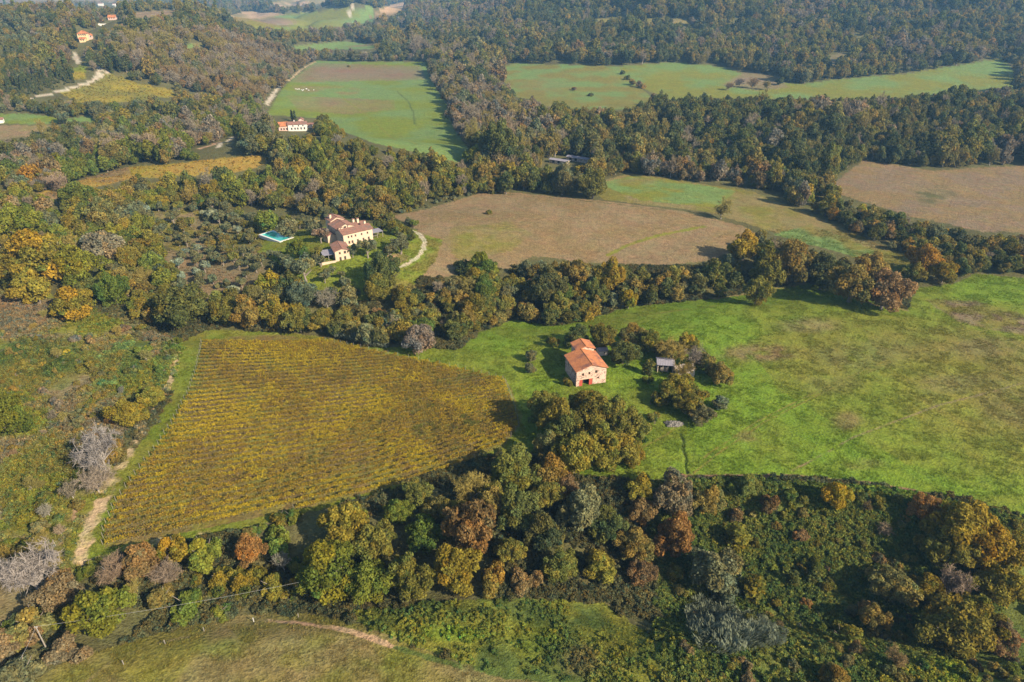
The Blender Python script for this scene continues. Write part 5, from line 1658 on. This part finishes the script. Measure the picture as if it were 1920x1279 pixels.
# ------------------------------------------------------------------ woods: who grows where
REGIONS = [
    ('in the scrub below the vineyard', [(140, 1060), (200, 1040), (330, 1015), (560, 965), (560, 1050), (640, 1130), (450, 1145), (300, 1175), (120, 1235), (-200, 1330), (-200, 1100), (60, 1000)], .8, [('shrub', .85), ('bare', .15)], [('oy', .35), ('yg', .2), ('ol', .2), ('ob', .2), ('gr', .1)], 2.2, 3.6, 4.0),
    ('in the belt below the vineyard', [(560, 965), (700, 940), (880, 890), (1000, 865), (1080, 890), (1200, 905), (1290, 900), (1330, 1000), (1250, 1105), (1000, 1110), (850, 1135), (660, 1140), (560, 1050)], .9, [('broadleaf', .95), ('bare', .05)], [('ol', .3), ('ob', .2), ('dg', .2), ('oy', .15), ('rb', .1), ('gg', .1)], 4.0, 6.5, 6.0),
    ('on the bramble slope', [(1240, 905), (1400, 900), (1650, 920), (1920, 975), (2400, 1080), (2400, 1400), (1260, 1400), (1235, 1110)], .5, [('shrub', .80), ('broadleaf', .14), ('bare', .06)], [('gg', .2), ('ol', .28), ('gr', .12), ('ob', .24), ('br', .14), ('rb', .05)], 1.3, 3.0, 4.0),
    ('on the wooded slope left of the vineyard', [(-700, 330), (0, 350), (180, 370), (330, 420), (330, 470), (330, 555), (290, 610), (200, 585), (130, 540), (0, 515), (-700, 515)], .95, [('broadleaf', .9), ('bare', .1)], [('yg', .22), ('ol', .3), ('ob', .2), ('gr', .13), ('oy', .12), ('gg', .1), ('pk', .06)], 4.2, 6.6, 6.8),
    ('in the scrub left of the vineyard track', [(-700, 515), (0, 520), (130, 555), (270, 615), (330, 645), (320, 720), (285, 765), (235, 805), (150, 990), (90, 1080), (-700, 1300)], .82, [('shrub', .82), ('bare', .18)], [('ol', .36), ('gg', .16), ('ob', .34), ('mv', .1), ('gr', .04)], 1.3, 3.3, 4.6),
    ('in the olive grove beside the farm lawn', [(180, 395), (420, 385), (500, 425), (490, 470), (560, 480), (620, 520), (560, 540), (440, 560), (340, 545), (330, 470)], .62, [('olive', .8), ('shrub', .12), ('broadleaf', .08)], [('gg', .8), ('sg', .1), ('ol', .1)], 2.2, 3.4, 6.5),
    ('in the mixed grove above the pool lawn', [(180, 395), (420, 385), (500, 425), (490, 446), (440, 475), (330, 470), (250, 440)], .6, [('olive', .66), ('broadleaf', .34)], [('gg', .6), ('ol', .25), ('ob', .15)], 2.3, 3.6, 5.4),
    ('on the farm lawn', [(560, 530), (640, 500), (700, 510), (720, 560), (640, 575), (580, 560)], .8, [('olive', 1)], [('gg', 1)], 1.7, 2.3, 7.5),
    ('in the garden round the farmhouse', [(480, 425), (620, 405), (720, 405), (790, 425), (770, 440), (700, 430), (610, 440), (590, 430), (560, 430)], .85, [('olive', .5), ('broadleaf', .5)], [('gg', .4), ('dg', .25), ('ol', .25), ('yg', .1)], 2.0, 3.4, 5.0),
    ('in the tree belt above the vineyard', [(380, 612), (390, 570), (480, 515), (560, 525), (620, 560), (690, 545), (730, 515), (800, 520), (850, 500), (960, 500), (1080, 540), (1100, 600), (1040, 625), (960, 600), (905, 640), (870, 680), (720, 660), (640, 640), (520, 622)], .9, [('broadleaf', .93), ('bare', .07)], [('ol', .34), ('ob', .26), ('oy', .12), ('gg', .12), ('dg', .12), ('gr', .08), ('br', .06)], 3.8, 5.8, 6.0),
    ('in the dark belt above the big meadow', [(960, 495), (1080, 485), (1250, 495), (1340, 480), (1400, 450), (1440, 425), (1500, 440), (1640, 490), (1705, 545), (1695, 582), (1600, 556), (1510, 530), (1340, 560), (1190, 580), (1100, 605), (1040, 600)], .95, [('broadleaf', .8), ('column', .15), ('bare', .05)], [('dg', .25), ('ol', .3), ('ivy', .16), ('gg', .14), ('ob', .18)], 4.0, 6.0, 6.2),
    ('on the wooded ridge behind the farmhouse', [(0, 395), (70, 372), (150, 358), (400, 330), (508, 304), (560, 240), (640, 240), (750, 268), (880, 300), (1010, 355), (890, 365), (740, 398), (720, 415), (600, 405), (420, 388), (180, 400)], .97, [('broadleaf', .9), ('bare', .1)], [('ob', .30), ('ol', .34), ('yg', .12), ('oy', .08), ('gr', .08), ('gg', .08)], 3.6, 5.6, 6.2),
    ('in the low hedge above the brown field', [(720, 400), (760, 385), (900, 358), (1010, 372), (980, 386), (860, 388), (800, 402)], .9, [('shrub', 1)], [('gg', .6), ('dg', .3), ('ol', .2)], 1.6, 2.8, 3.6),
    ('in the creek belt beside the valley field', [(790, 112), (880, 110), (930, 130), (970, 180), (1020, 250), (1110, 340), (1010, 355), (900, 310), (850, 245), (835, 200), (810, 150)], .97, [('broadleaf', .62), ('bare', .38)], [('mv', .2), ('ob', .27), ('gg', .2), ('dg', .16), ('pk', .07), ('ol', .18)], 4.4, 7.2, 7.4),
    ('in the hedge along the sloping field', [(1410, 350), (1500, 340), (1700, 410), (1920, 440), (2200, 460), (2200, 560), (1960, 525), (1830, 512), (1800, 525), (1720, 490), (1560, 415)], .95, [('broadleaf', .85), ('bare', .15)], [('dg', .3), ('ob', .25), ('ol', .2), ('gg', .14), ('ye', .04), ('or', .04), ('mv', .06)], 3.2, 5.4, 6.0),
    ('in the dark wood beyond the creek', [(930, 210), (1100, 208), (1250, 190), (1440, 190), (1700, 186), (1920, 168), (2600, 160), (2600, 310), (1920, 308), (1750, 318), (1620, 302), (1560, 345), (1500, 342), (1410, 356), (1300, 342), (1180, 326), (1120, 340), (1020, 270)], .97, [('broadleaf', .86), ('bare', .14)], [('dg', .34), ('ivy', .26), ('ob', .2), ('ol', .12), ('mv', .08)], 4.2, 6.8, 7.2),  # dark tints weighted up: vignette darkening is painted into the leaf colours
    ('on the leafless hillside', [(195, 90), (330, 60), (460, 70), (560, 110), (580, 130), (540, 160), (500, 200), (470, 190), (330, 165), (230, 130)], .97, [('bare', .62), ('broadleaf', .38)], [('mv', .6), ('br', .14), ('ob', .2), ('gg', .06)], 3.4, 5.4, 6.4),
    ('in the conifer stand by the hill road', [(0, 165), (60, 140), (130, 140), (150, 160), (110, 180), (60, 195), (0, 200)], .95, [('cypress', .6), ('broadleaf', .4)], [('dg', .7), ('ivy', .3)], 1.8, 2.6, 6.0),
    ('in the small wood beside the hill road', [(186, 116), (200, 112), (236, 130), (232, 148), (205, 138)], .95, [('cypress', .7), ('broadleaf', .3)], [('dg', .6), ('ivy', .4)], 2.2, 3.2, 6.0),
    ('in the mid valley wood', [(-700, 180), (0, 195), (110, 185), (330, 185), (500, 200), (600, 235), (560, 250), (505, 295), (420, 296), (240, 312), (60, 366), (-700, 350)], .93, [('broadleaf', .85), ('bare', .15)], [('ob', .28), ('ol', .32), ('gg', .16), ('dg', .1), ('mv', .08), ('gr', .06)], 3.8, 6.2, 6.8),
    ('on the far wooded hillside', [(750, -80), (2700, -80), (2700, 165), (1900, 120), (1880, 108), (1700, 138), (1480, 158), (1350, 122), (960, 117), (880, 110), (800, 112), (780, 60)], .95, [('broadleaf', .86), ('bare', .14)], [('dg', .32), ('ivy', .26), ('ob', .18), ('ol', .1), ('mv', .14)], 4.4, 7.0, 8.2),  # palette darkened too, the vignette's shade put into the tree tints
    ('on the crest of the wooded hill', [(-700, -40), (440, -40), (600, 120), (560, 110), (460, 70), (330, 60), (195, 90), (140, 140), (0, 165), (-700, 190)], .93, [('broadleaf', .88), ('bare', .07), ('cypress', .05)], [('gg', .2), ('dg', .2), ('ob', .24), ('ol', .26), ('mv', .1)], 3.6, 5.6, 7.0),
]
DEFAULT = ('in the far valley woods', None, .6, [('broadleaf', .85), ('bare', .15)], [('dg', .4), ('gg', .2), ('ob', .2), ('mv', .15), ('ivy', .15)], 4.6, 8.0, 9.0)


# what stands clear of trees in the photograph: houses, pool, roads, rims
OPEN = [
    [(520, 222), (582, 220), (584, 240), (560, 247), (522, 242)], [(143, 50), (172, 50), (172, 82), (146, 82)], [(198, 28), (222, 28), (222, 44), (198, 44)], [(182, 40), (208, 40), (208, 50), (182, 50)],
    [(1024, 288), (1046, 296), (1046, 310), (1024, 304)], [(1050, 286), (1092, 292), (1092, 306), (1052, 300)], [(490, 436), (550, 436), (550, 462), (490, 462)], [(602, 410), (716, 408), (718, 448), (660, 495), (598, 494)],
    [(182, 3), (216, 3), (216, 12), (182, 12)], [(0, 220), (10, 220), (10, 232), (0, 232)], [(134, 92), (152, 92), (152, 122), (134, 122)], [(60, 180), (200, 136), (192, 146), (110, 184)],
    [(496, 198), (512, 172), (530, 158), (534, 164), (512, 192)], [(370, 280), (410, 262), (442, 254), (440, 264), (380, 284)], [(536, 155), (590, 114), (600, 116), (540, 162)],
    [(774, 430), (808, 440), (804, 490), (740, 510), (736, 498), (780, 478)],
]


def choose(ws, n, rng):
    w = np.array([a[1] for a in ws], float)
    return rng.choice(len(ws), n, p=w / w.sum())


def plant_region(reg, taken_xy, ymin, ymax, rest=None):
    name, poly, dens, kinds, tints, r0, r1, sp = reg
    rng = np.random.default_rng(abs(hash(name)) % 1000 if False else sum(map(ord, name)))
    out = []
    bands = [(ymin, min(700, ymax), 1.0), (max(700, ymin), min(1400, ymax), 1.18), (max(1400, ymin), ymax, 1.6)]
    for (a, b, k) in bands:
        if b <= a:
            continue
        s = sp * k
        xm = 0.86 * (b + 80) + 40
        gx, gy = np.meshgrid(np.arange(-xm, xm, s), np.arange(a, b, s * .87))
        gx = gx + (np.arange(gx.shape[0]) % 2)[:, None] * s / 2
        x = (gx + rng.uniform(-.36, .36, gx.shape) * s).ravel()
        y = (gy + rng.uniform(-.36, .36, gy.shape) * s).ravel()
        z = height(x, y)
        u, v, dep = project(x, y, z)
        m = (u > -160) & (u < 2080) & (v > -140) & (v < 1420) & (rng.random(x.shape) < dens)
        if 'scrub left' in name:
            m &= fbm(x, y, 15, 3, 81) > .47
        if poly is not None:
            m &= inside(u, v, poly)
        else:
            m &= rest(u, v)
        x, y, z, dep = x[m], y[m], z[m], dep[m]
        out.append((x, y, z, dep, np.full(x.shape, k)))
    x, y, z, dep, k = [np.concatenate(q) for q in zip(*out)]
    _, idx = cover(x, y, z)
    scrubby = 'scrub' in name or 'bramble' in name or 'grove' in name or 'lawn' in name or 'garden' in name
    if scrubby:
        ok = (idx < 1000)
        nm = np.array([COVER[i][0] if 0 <= i < 1000 else '' for i in idx])
        ok &= ~np.isin(nm, ['grass_margin', 'vineyard_soil', 'meadow', 'foreground_field', 'rough_grass'])
    else:
        ok = (idx == -1) | np.isin(np.array([COVER[i][0] if 0 <= i < 1000 else '' for i in idx]), ['scrubland', 'bramble_slope'])
    x, y, z, dep, k = x[ok], y[ok], z[ok], dep[ok], k[ok]
    n = len(x)
    R = rng.uniform(r0, r1, n) * (.85 + .3 * rng.random(n)) * k
    far = dep > 330
    st_ = fbm(x, y, 48, 2, 77)
    R = np.where(far, R * (.62 + .8 * st_) * np.exp(rng.normal(0, .16, n)), R)
    gap = far & (fbm(x, y, 26, 2, 78) < .36) & (rng.random(n) < .6)
    ki = choose(kinds, n, rng)
    ti = choose(tints, n, rng)
    # neighbours tend to be of one kind: tie the choice to a slow noise
    patch = np.where(dep > 380, fbm(x, y, 85, 3, 60 + len(name)), fbm(x, y, 34, 2, 60 + len(name)))
    ti2 = np.clip(((patch - .28) / .44 * len(tints)).astype(int), 0, len(tints) - 1)
    use = rng.random(n) < np.where(dep > 380, .72, .35)
    ti = np.where(use, ti2, ti)
    shut = np.zeros(n, bool)
    tall = np.array([{'broadleaf': 1.55, 'bare': 1.5, 'olive': 1.5, 'shrub': .75, 'column': 1.9, 'cypress': 2.9}[kinds[q][0]] for q in ki])
    bu, bv, bd = project(x, y, z)
    for f in (.25, .5, .75, 1.0, 1.25):
        tu, tv, td = project(x, y, z + tall * R * f)
        for nm, poly, *_ in COVER if f in (.5, 1.0) else []:
            if nm in ('scrubland', 'bramble_slope', 'bramble_bank', 'grove_ground', 'lawn', 'scrub_clearing') or (scrubby and nm in ('grass_margin',)):
                continue
            shut |= inside(tu, tv, poly) & ~inside(bu, bv, poly)
        for poly in OPEN:
            shut |= inside(tu, tv, poly)
            for g in (-.8, .8):
                shut |= inside(tu + g * R * FOC / td, tv, poly)
    for i in range(n):
        kind = kinds[ki[i]][0]
        if shut[i] or gap[i]:
            continue
        if taken_xy is not None:
            dd = (taken_xy[:, 0] - x[i]) ** 2 + (taken_xy[:, 1] - y[i]) ** 2
            if (dd < (.62 * (taken_xy[:, 2] + R[i])) ** 2).any():
                continue
        r = R[i] * {'column': .5, 'cypress': .62}.get(kind, 1)
        if kind == 'bare':
            t = tints[ti[i]][0]
            t = t if t in ('mv', 'br', 'ob', 'pk', 'wh') else ('mv' if rng.random() < .6 else 'ob')
        else:
            t = tints[ti[i]][0]
            if t == 'mv' and rng.random() < .3:
                t = 'br'
        trees.append(dict(kind=kind, x=x[i], y=y[i], z=z[i], R=r, asp=rng.uniform(.85, 1.15) if dep[i] < 380 else rng.uniform(.95, 1.45), tint=t, label=None, hand=False, region=name, dep=dep[i]))


hand_xy = np.array([(t['x'], t['y'], t['R']) for t in trees])
# keep the buildings, pool and heap free of planted trees
def free(o, r):
    global hand_xy
    hand_xy = np.concatenate([hand_xy, [(o[0], o[1], r)]])


for _n, _pts, *_r in TRACKS_W[:2]:
    for (x0_, y0_), (x1_, y1_) in zip(_pts[:-1], _pts[1:]):
        for t_ in (0, .25, .5, .75):
            free((x0_ + (x1_ - x0_) * t_, y0_ + (y1_ - y0_) * t_), 2.6)
for q_ in ((1330, 1170), (1380, 1185), (1430, 1200)):
    free(P(*q_), 4.5)
for o in COL.objects:
    if o.type == 'EMPTY' and o.parent is None and o.get('category') in ('barn', 'shed', 'ruin', 'farmhouse', 'house', 'villa', 'pool', 'pergola', 'building', 'wall', 'stone heap', 'bales'):
        c = o.matrix_basis @ Vector((5, 4, 0))
        free(c, 9)
        free(o.location, 5)
c = Fh.matrix_basis @ Vector((6, 15, 0))
free(c, 13)
free(pc, 12)
for r_ in REGIONS:
    p = np.array(r_[1])
    vmax, vmin = p[:, 1].max(), p[:, 1].min()
    lo = 62 if vmax > 1250 else max(62, P(960, min(vmax + 30, 1279))[1] - 90)
    hi = 3600 if vmin < 40 else min(3600, P(960, vmin)[1] * 1.35 + 120)
    plant_region(r_, hand_xy, lo, hi)


def rest(u, v):
    m = v < 480
    for r_ in REGIONS:
        m &= ~inside(u, v, r_[1])
    return m


plant_region(DEFAULT, hand_xy, 380, 3600, rest)

# ------------------------------------------------------------------ which plants show, and how large
H_, W_ = 640, 960
ids = np.full((H_, W_), -1, np.int32)
for t in trees:
    t['u'], t['v'], t['dep'] = [float(q) for q in project(t['x'], t['y'], t['z'] + ZC[t['kind']] * t['R'] * t['asp'])]
order = sorted(range(len(trees)), key=lambda i: -trees[i]['dep'])
for i in order:
    t = trees[i]
    pu, pv = t['u'] / 2, t['v'] / 2
    r = t['R'] * FOC / t['dep'] / 2
    a = r * .92
    b = r * .92 * {'column': 1.9, 'cypress': 2.4, 'shrub': .75}.get(t['kind'], 1.0)
    x0, x1, y0, y1 = int(max(0, pu - a)), int(min(W_, pu + a + 1)), int(max(0, pv - b)), int(min(H_, pv + b + 1))
    if x1 <= x0 or y1 <= y0:
        t['vis'] = 0
        continue
    yy, xx = np.mgrid[y0:y1, x0:x1]
    m = ((xx + .5 - pu) / max(a, .5)) ** 2 + ((yy + .5 - pv) / max(b, .5)) ** 2 < 1
    ids[y0:y1, x0:x1][m] = i
cnt = np.bincount(ids[ids >= 0].ravel(), minlength=len(trees))
for i, t in enumerate(trees):
    t['vis'] = int(cnt[i])

LIMIT = {'broadleaf': 295, 'shrub': 280, 'bare': 110, 'olive': 110, 'column': 70, 'cypress': 60}
single = set()
for k, n in LIMIT.items():
    c = [i for i, t in enumerate(trees) if t['kind'] == k and (t['vis'] > 10 or t['hand'])]
    c.sort(key=lambda i: (-int(trees[i]['hand']), -trees[i]['vis']))
    single |= set(c[:n])

# labels for the ones of the woods, told apart by look, size and place in their own wood
bykey = {}
for i in single:
    t = trees[i]
    if not t['hand']:
        bykey.setdefault((TINT[t['tint']][1], t['kind'], t['region']), []).append(i)
for (tn, kd, rg), li in bykey.items():
    li.sort(key=lambda i: trees[i]['u'])
    for j, i in enumerate(li):
        w = WORD[kd]
        if len(li) == 1:
            lab = f'the one {tn} {w} {rg}'
        elif j == len(li) - 1:
            lab = f'rightmost {tn} {w} {rg}'
        elif j == 0:
            lab = f'leftmost {tn} {w} {rg}'
        else:
            lab = f'{tn} {w}, {ordinal(j + 1)} from left, {rg}'
        trees[i]['label'] = lab


def lod(t):
    px = t['R'] * 2 * FOC / t['dep']
    return 'near' if px > 56 else ('mid' if px > 17 else 'far')


rt = random.Random(5)


def tint_of(t, r):
    b = TINT[t['tint']][0]
    mx = 0.0 if t['tint'] in ('wh', 'sg') else (.32 if not t['hand'] else .18)
    b = tuple(q * (1 - mx) + mx * m_ for q, m_ in zip(b, (.100, .094, .026)))
    w = min(1, max(.35, 260 / t['dep']))
    k = (1 + r.uniform(-.2, .2) * w) * 1.28
    h = r.gauss(0, .07 * w)
    return (b[0] * k * (1 + h), b[1] * k, b[2] * k * (1 - h))


GROUPNAME = {'broadleaf': 'broadleaf trees', 'bare': 'leafless trees', 'olive': 'olive trees', 'shrub': 'shrubs', 'column': 'narrow trees', 'cypress': 'cypresses'}
bulk = {}
for i, t in enumerate(trees):
    k = t['kind']
    if i in single:
        o = empty(NAME[k], (t['x'], t['y'], t['z'] - .1), rt.uniform(0, 6.28))
        o.scale = (t['R'], t['R'], t['R'] * t['asp'])
        grp = GROUPNAME[k] + ' ' + (t['region'] if t['region'] else 'standing singly round the farmland')
        tag(o, t['label'], 'shrub' if k == 'shrub' else 'tree', grp)
        cr_ = link(bpy.data.objects.new('crown', rt.choice(PROTO[k][lod(t)])), o)
        cr_['tint'] = tint_of(t, rt)
        link(bpy.data.objects.new('trunk', rt.choice(TRUNK[k])), o)
    elif t['dep'] > 40:
        bulk.setdefault(k, []).append(t)


# ------------------------------------------------------------------ masses: one object each, points that carry instances
def scatter_object(name, protos, P_, idx, scl, rot, tint):
    col = bpy.data.collections.new(name + '_kinds')
    for j, me in enumerate(protos):
        col.objects.link(bpy.data.objects.new(f'{name}_kind_{j:02d}', me))
    pm = bpy.data.meshes.new(name)
    n = len(P_)
    pm.vertices.add(n)
    pm.vertices.foreach_set('co', np.ascontiguousarray(P_, np.float32).ravel())

    def at(nm, tp, key, arr):
        a = pm.attributes.new(nm, tp, 'POINT')
        a.data.foreach_set(key, np.ascontiguousarray(arr).ravel())
    at('pick', 'INT', 'value', np.asarray(idx, np.int32))
    at('size', 'FLOAT_VECTOR', 'vector', np.asarray(scl, np.float32))
    at('turn', 'FLOAT_VECTOR', 'vector', np.asarray(rot, np.float32))
    c = np.ones((n, 4), np.float32)
    c[:, :3] = tint
    at('tint', 'FLOAT_COLOR', 'color', c)
    pm.update()
    o = link(bpy.data.objects.new(name, pm))
    ng = bpy.data.node_groups.new(name, 'GeometryNodeTree')
    ng.interface.new_socket('Geometry', in_out='INPUT', socket_type='NodeSocketGeometry')
    ng.interface.new_socket('Geometry', in_out='OUTPUT', socket_type='NodeSocketGeometry')
    N, L = ng.nodes, ng.links
    gi, go = N.new('NodeGroupInput'), N.new('NodeGroupOutput')
    ip, ci = N.new('GeometryNodeInstanceOnPoints'), N.new('GeometryNodeCollectionInfo')
    ci.inputs['Collection'].default_value = col
    ci.inputs['Separate Children'].default_value = True
    ci.inputs['Reset Children'].default_value = True
    ip.inputs['Pick Instance'].default_value = True

    def na(nm, tp):
        q = N.new('GeometryNodeInputNamedAttribute')
        q.data_type = tp
        q.inputs[0].default_value = nm
        return q.outputs[0]
    er = N.new('FunctionNodeEulerToRotation')
    L.new(na('turn', 'FLOAT_VECTOR'), er.inputs[0])
    L.new(gi.outputs[0], ip.inputs['Points'])
    L.new(ci.outputs[0], ip.inputs['Instance'])
    L.new(na('pick', 'INT'), ip.inputs['Instance Index'])
    L.new(na('size', 'FLOAT_VECTOR'), ip.inputs['Scale'])
    L.new(er.outputs[0], ip.inputs['Rotation'])
    L.new(ip.outputs[0], go.inputs[0])
    o.modifiers.new('scatter', 'NODES').node_group = ng
    o['kind'] = 'stuff'
    return o


STUFFNAME = {'broadleaf': 'woodland', 'bare': 'leafless_woodland', 'olive': 'olive_foliage', 'shrub': 'undergrowth', 'column': 'narrow_woodland', 'cypress': 'conifer_woodland'}
for k, li in bulk.items():
    protos, base = [], {}
    for l in ('near', 'mid', 'far'):
        base[l] = (len(protos), len(PROTO[k][l]))
        protos += PROTO[k][l]
    rr_ = random.Random(11)
    P_ = [(t['x'], t['y'], t['z'] - .2) for t in li]
    idx = [base[lod(t)][0] + rr_.randrange(base[lod(t)][1]) for t in li]
    scl = [(t['R'], t['R'], t['R'] * t['asp']) for t in li]
    rot = [(0, 0, rr_.uniform(0, 6.28)) for t in li]
    scatter_object(STUFFNAME[k], protos, P_, idx, scl, rot, [tint_of(t, rr_) for t in li])


# giant cane: dense stands of tall silvery leaves
def cane_thicket(outline, n, hmin, hmax, label, seed):
    rng = np.random.default_rng(seed)
    w = np.array(world_line(outline))
    c0 = w.mean(0)
    lo, hi = w.min(0), w.max(0)
    p = rng.uniform(lo, hi, (n * 4, 2))
    m = inside(p[:, 0], p[:, 1], [tuple(q) for q in w])
    p = p[m][:n]
    z = height(p[:, 0], p[:, 1])
    z0 = float(height(*c0))
    edge = 1 - np.clip(np.hypot(*((p - c0) / ((hi - lo) / 2)).T), 0, 1)
    top = (hmin + (hmax - hmin) * edge ** .5) * (.75 + .4 * fbm(p[:, 0], p[:, 1], 2.5, 2, 70))
    hb = rng.uniform(.25, 1, len(p)) * top
    base = np.stack([p[:, 0], p[:, 1], z + hb * .7], 1)
    a = fbm(p[:, 0], p[:, 1], 2.2, 2, 71) * 12 + rng.normal(0, .5, len(p))
    tip = base + np.stack([np.cos(a) * .7, np.sin(a) * .7, rng.uniform(.5, 1.4, len(p))], 1) * rng.uniform(.7, 1.3, (len(p), 1))
    s = np.stack([-np.sin(a), np.cos(a), np.zeros(len(p))], 1) * rng.uniform(.06, .14, (len(p), 1))
    mid = (base + tip) / 2 + (0, 0, .15)
    Q = np.stack([base - s * .5, mid - s, tip, mid + s], 1) - (c0[0], c0[1], z0)
    sh = np.repeat(rng.uniform(.6, 1.35, (len(p), 1)) * np.ones((1, 3)), 4, 0)
    root = empty('cane_thicket', (c0[0], c0[1], z0))
    tag(root, label, 'cane thicket', 'stands of giant cane')
    o = link(bpy.data.objects.new('foliage', mesh_np('foliage', Q.reshape(-1, 3), np.arange(4 * len(p)).reshape(-1, 4), M_LEAF, sh)), root)
    o['tint'] = (0.150, 0.165, 0.105)
    o['kind'] = 'stuff'


cane_thicket([(1285, 1150), (1300, 1128), (1345, 1122), (1385, 1150), (1440, 1172), (1474, 1192), (1465, 1216), (1420, 1222), (1360, 1235), (1310, 1222), (1290, 1190)], 7000, 1.6, 4.2, 'silvery grey-green cane thicket low on the bramble slope', 1)
cane_thicket([(622, 634), (640, 618), (690, 622), (735, 640), (728, 656), (690, 652), (650, 642)], 3500, 1.5, 4.0, 'grey-green cane thicket at the top edge of the vineyard', 2)


# grass tussocks and bramble clumps
def tuft(seed, n, h, spread, w):
    rng = np.random.default_rng(seed)
    a = rng.uniform(0, 6.283, n)
    q = np.sqrt(rng.random(n)) * spread
    b = np.stack([np.cos(a) * q, np.sin(a) * q, np.zeros(n) - .05], 1)
    lean = np.stack([np.cos(a), np.sin(a), np.zeros(n)], 1) * rng.uniform(.1, .7, (n, 1)) * h + rng.normal(0, .15 * h, (n, 3))
    t = b + lean + np.stack([np.zeros(n), np.zeros(n), rng.uniform(.5, 1, n) * h], 1)
    s = np.stack([-np.sin(a), np.cos(a), np.zeros(n)], 1) * w * rng.uniform(.6, 1.3, (n, 1))
    V = np.stack([b - s, b + s, t + s * .35, t - s * .35], 1).reshape(-1, 3)
    sh = np.repeat(rng.uniform(.75, 1.25, (n, 1)) * np.ones((1, 3)), 4, 0)
    return mesh_np('tuft', V, np.arange(len(V)).reshape(-1, 4), M_LEAF, sh)


def scatter_ground(name, protos, classes, n_try, vmin, smin, smax, noise_s, thr, gain=1.0, seed=1, u_lim=(-80, 2000)):
    rng = np.random.default_rng(seed)
    v = rng.uniform(vmin, 1330, n_try)
    a = np.radians(28.5) + np.arctan((v - 639.5) / FOC)
    g = CAMH / np.tan(a)
    # even over the land: accept in proportion to the area a strip of the picture covers
    r = np.sqrt(rng.uniform(62 ** 2, (CAMH / np.tan(np.radians(28.5) + np.arctan((vmin - 639.5) / FOC)) * 1.1) ** 2, n_try))
    th = rng.uniform(-.80, .80, n_try)
    x, y = r * np.sin(th), r * np.cos(th)
    z = height(x, y)
    u, vv, dep = project(x, y, z)
    m = (u > u_lim[0]) & (u < u_lim[1]) & (vv < 1330) & (vv > vmin)
    x, y, z = x[m], y[m], z[m]
    c, idx = cover(x, y, z)
    nm = np.array([COVER[i][0] if 0 <= i < 1000 else ('' if i < 0 else 'track') for i in idx])
    ok = np.isin(nm, classes) & (fbm(x, y, noise_s, 2, 50) + rng.uniform(-.15, .15, len(x)) > thr)
    x, y, z, c = x[ok], y[ok], z[ok], c[ok]
    n = len(x)
    s = rng.uniform(smin, smax, n)
    k = rng.uniform(.8, 1.2, (n, 1)) * gain
    h = rng.normal(0, .08, n)
    tint = c * k * np.stack([1 + h, np.ones(n), 1 - h], 1)
    scatter_object(name, protos, np.stack([x, y, z], 1), rng.integers(0, len(protos), n), np.stack([s, s, s * rng.uniform(.6, 1.2, n)], 1), np.stack([rng.normal(0, .1, n), rng.normal(0, .1, n), rng.uniform(0, 6.28, n)], 1), tint)
    return n


tufts = [tuft(s, 26, .34, .42, .035) for s in (1, 2, 3, 4)]
n1 = scatter_ground('grass', tufts, ['meadow', 'grass_margin', 'foreground_field', 'rough_grass', 'lawn', 'sloping_field'], 330000, 430, .5, 1.1, 4, .50, 1.35, 1)
n2 = scatter_ground('dry_grass', [tuft(s, 30, .7, .5, .045) for s in (11, 12, 13)], ['scrubland', 'grove_ground'], 110000, 370, .6, 1.3, 5, .52, 1.5, 2)
br_clumps = [crown_mesh('shrub', s, 170, .22, .2) for s in (51, 52, 53, 54)]
n3 = scatter_ground('brambles', br_clumps, ['bramble_slope', 'bramble_bank'], 150000, 620, .6, 1.5, 6, .30, 1.55, 3, (-50, 2100))
n4 = scatter_ground('low_weeds', [crown_mesh('shrub', s, 120, .26, .2) for s in (61, 62, 63)], ['scrubland', 'rough_grass'], 120000, 500, .35, 1.0, 8, .60, 1.5, 4, (-100, 1300))
n6 = scatter_ground('thicket', [crown_mesh('shrub', s, 260, .17, .2) for s in (71, 72, 73, 74)], ['', 'scrubland'], 120000, 500, .6, 1.9, 12, .50, 1.3, 6)
# the two far vineyards
n5 = scatter_ground('vine_foliage', br_clumps, ['hillside_vineyard', 'small_vineyard'], 160000, 120, .5, 1.0, 3, .35, 1.3, 5, (-50, 560))
print('faces of land', NF, 'trees', len(trees), 'single', len(single), {k: len(v) for k, v in bulk.items()}, n1, n2, n3, n4, n5)
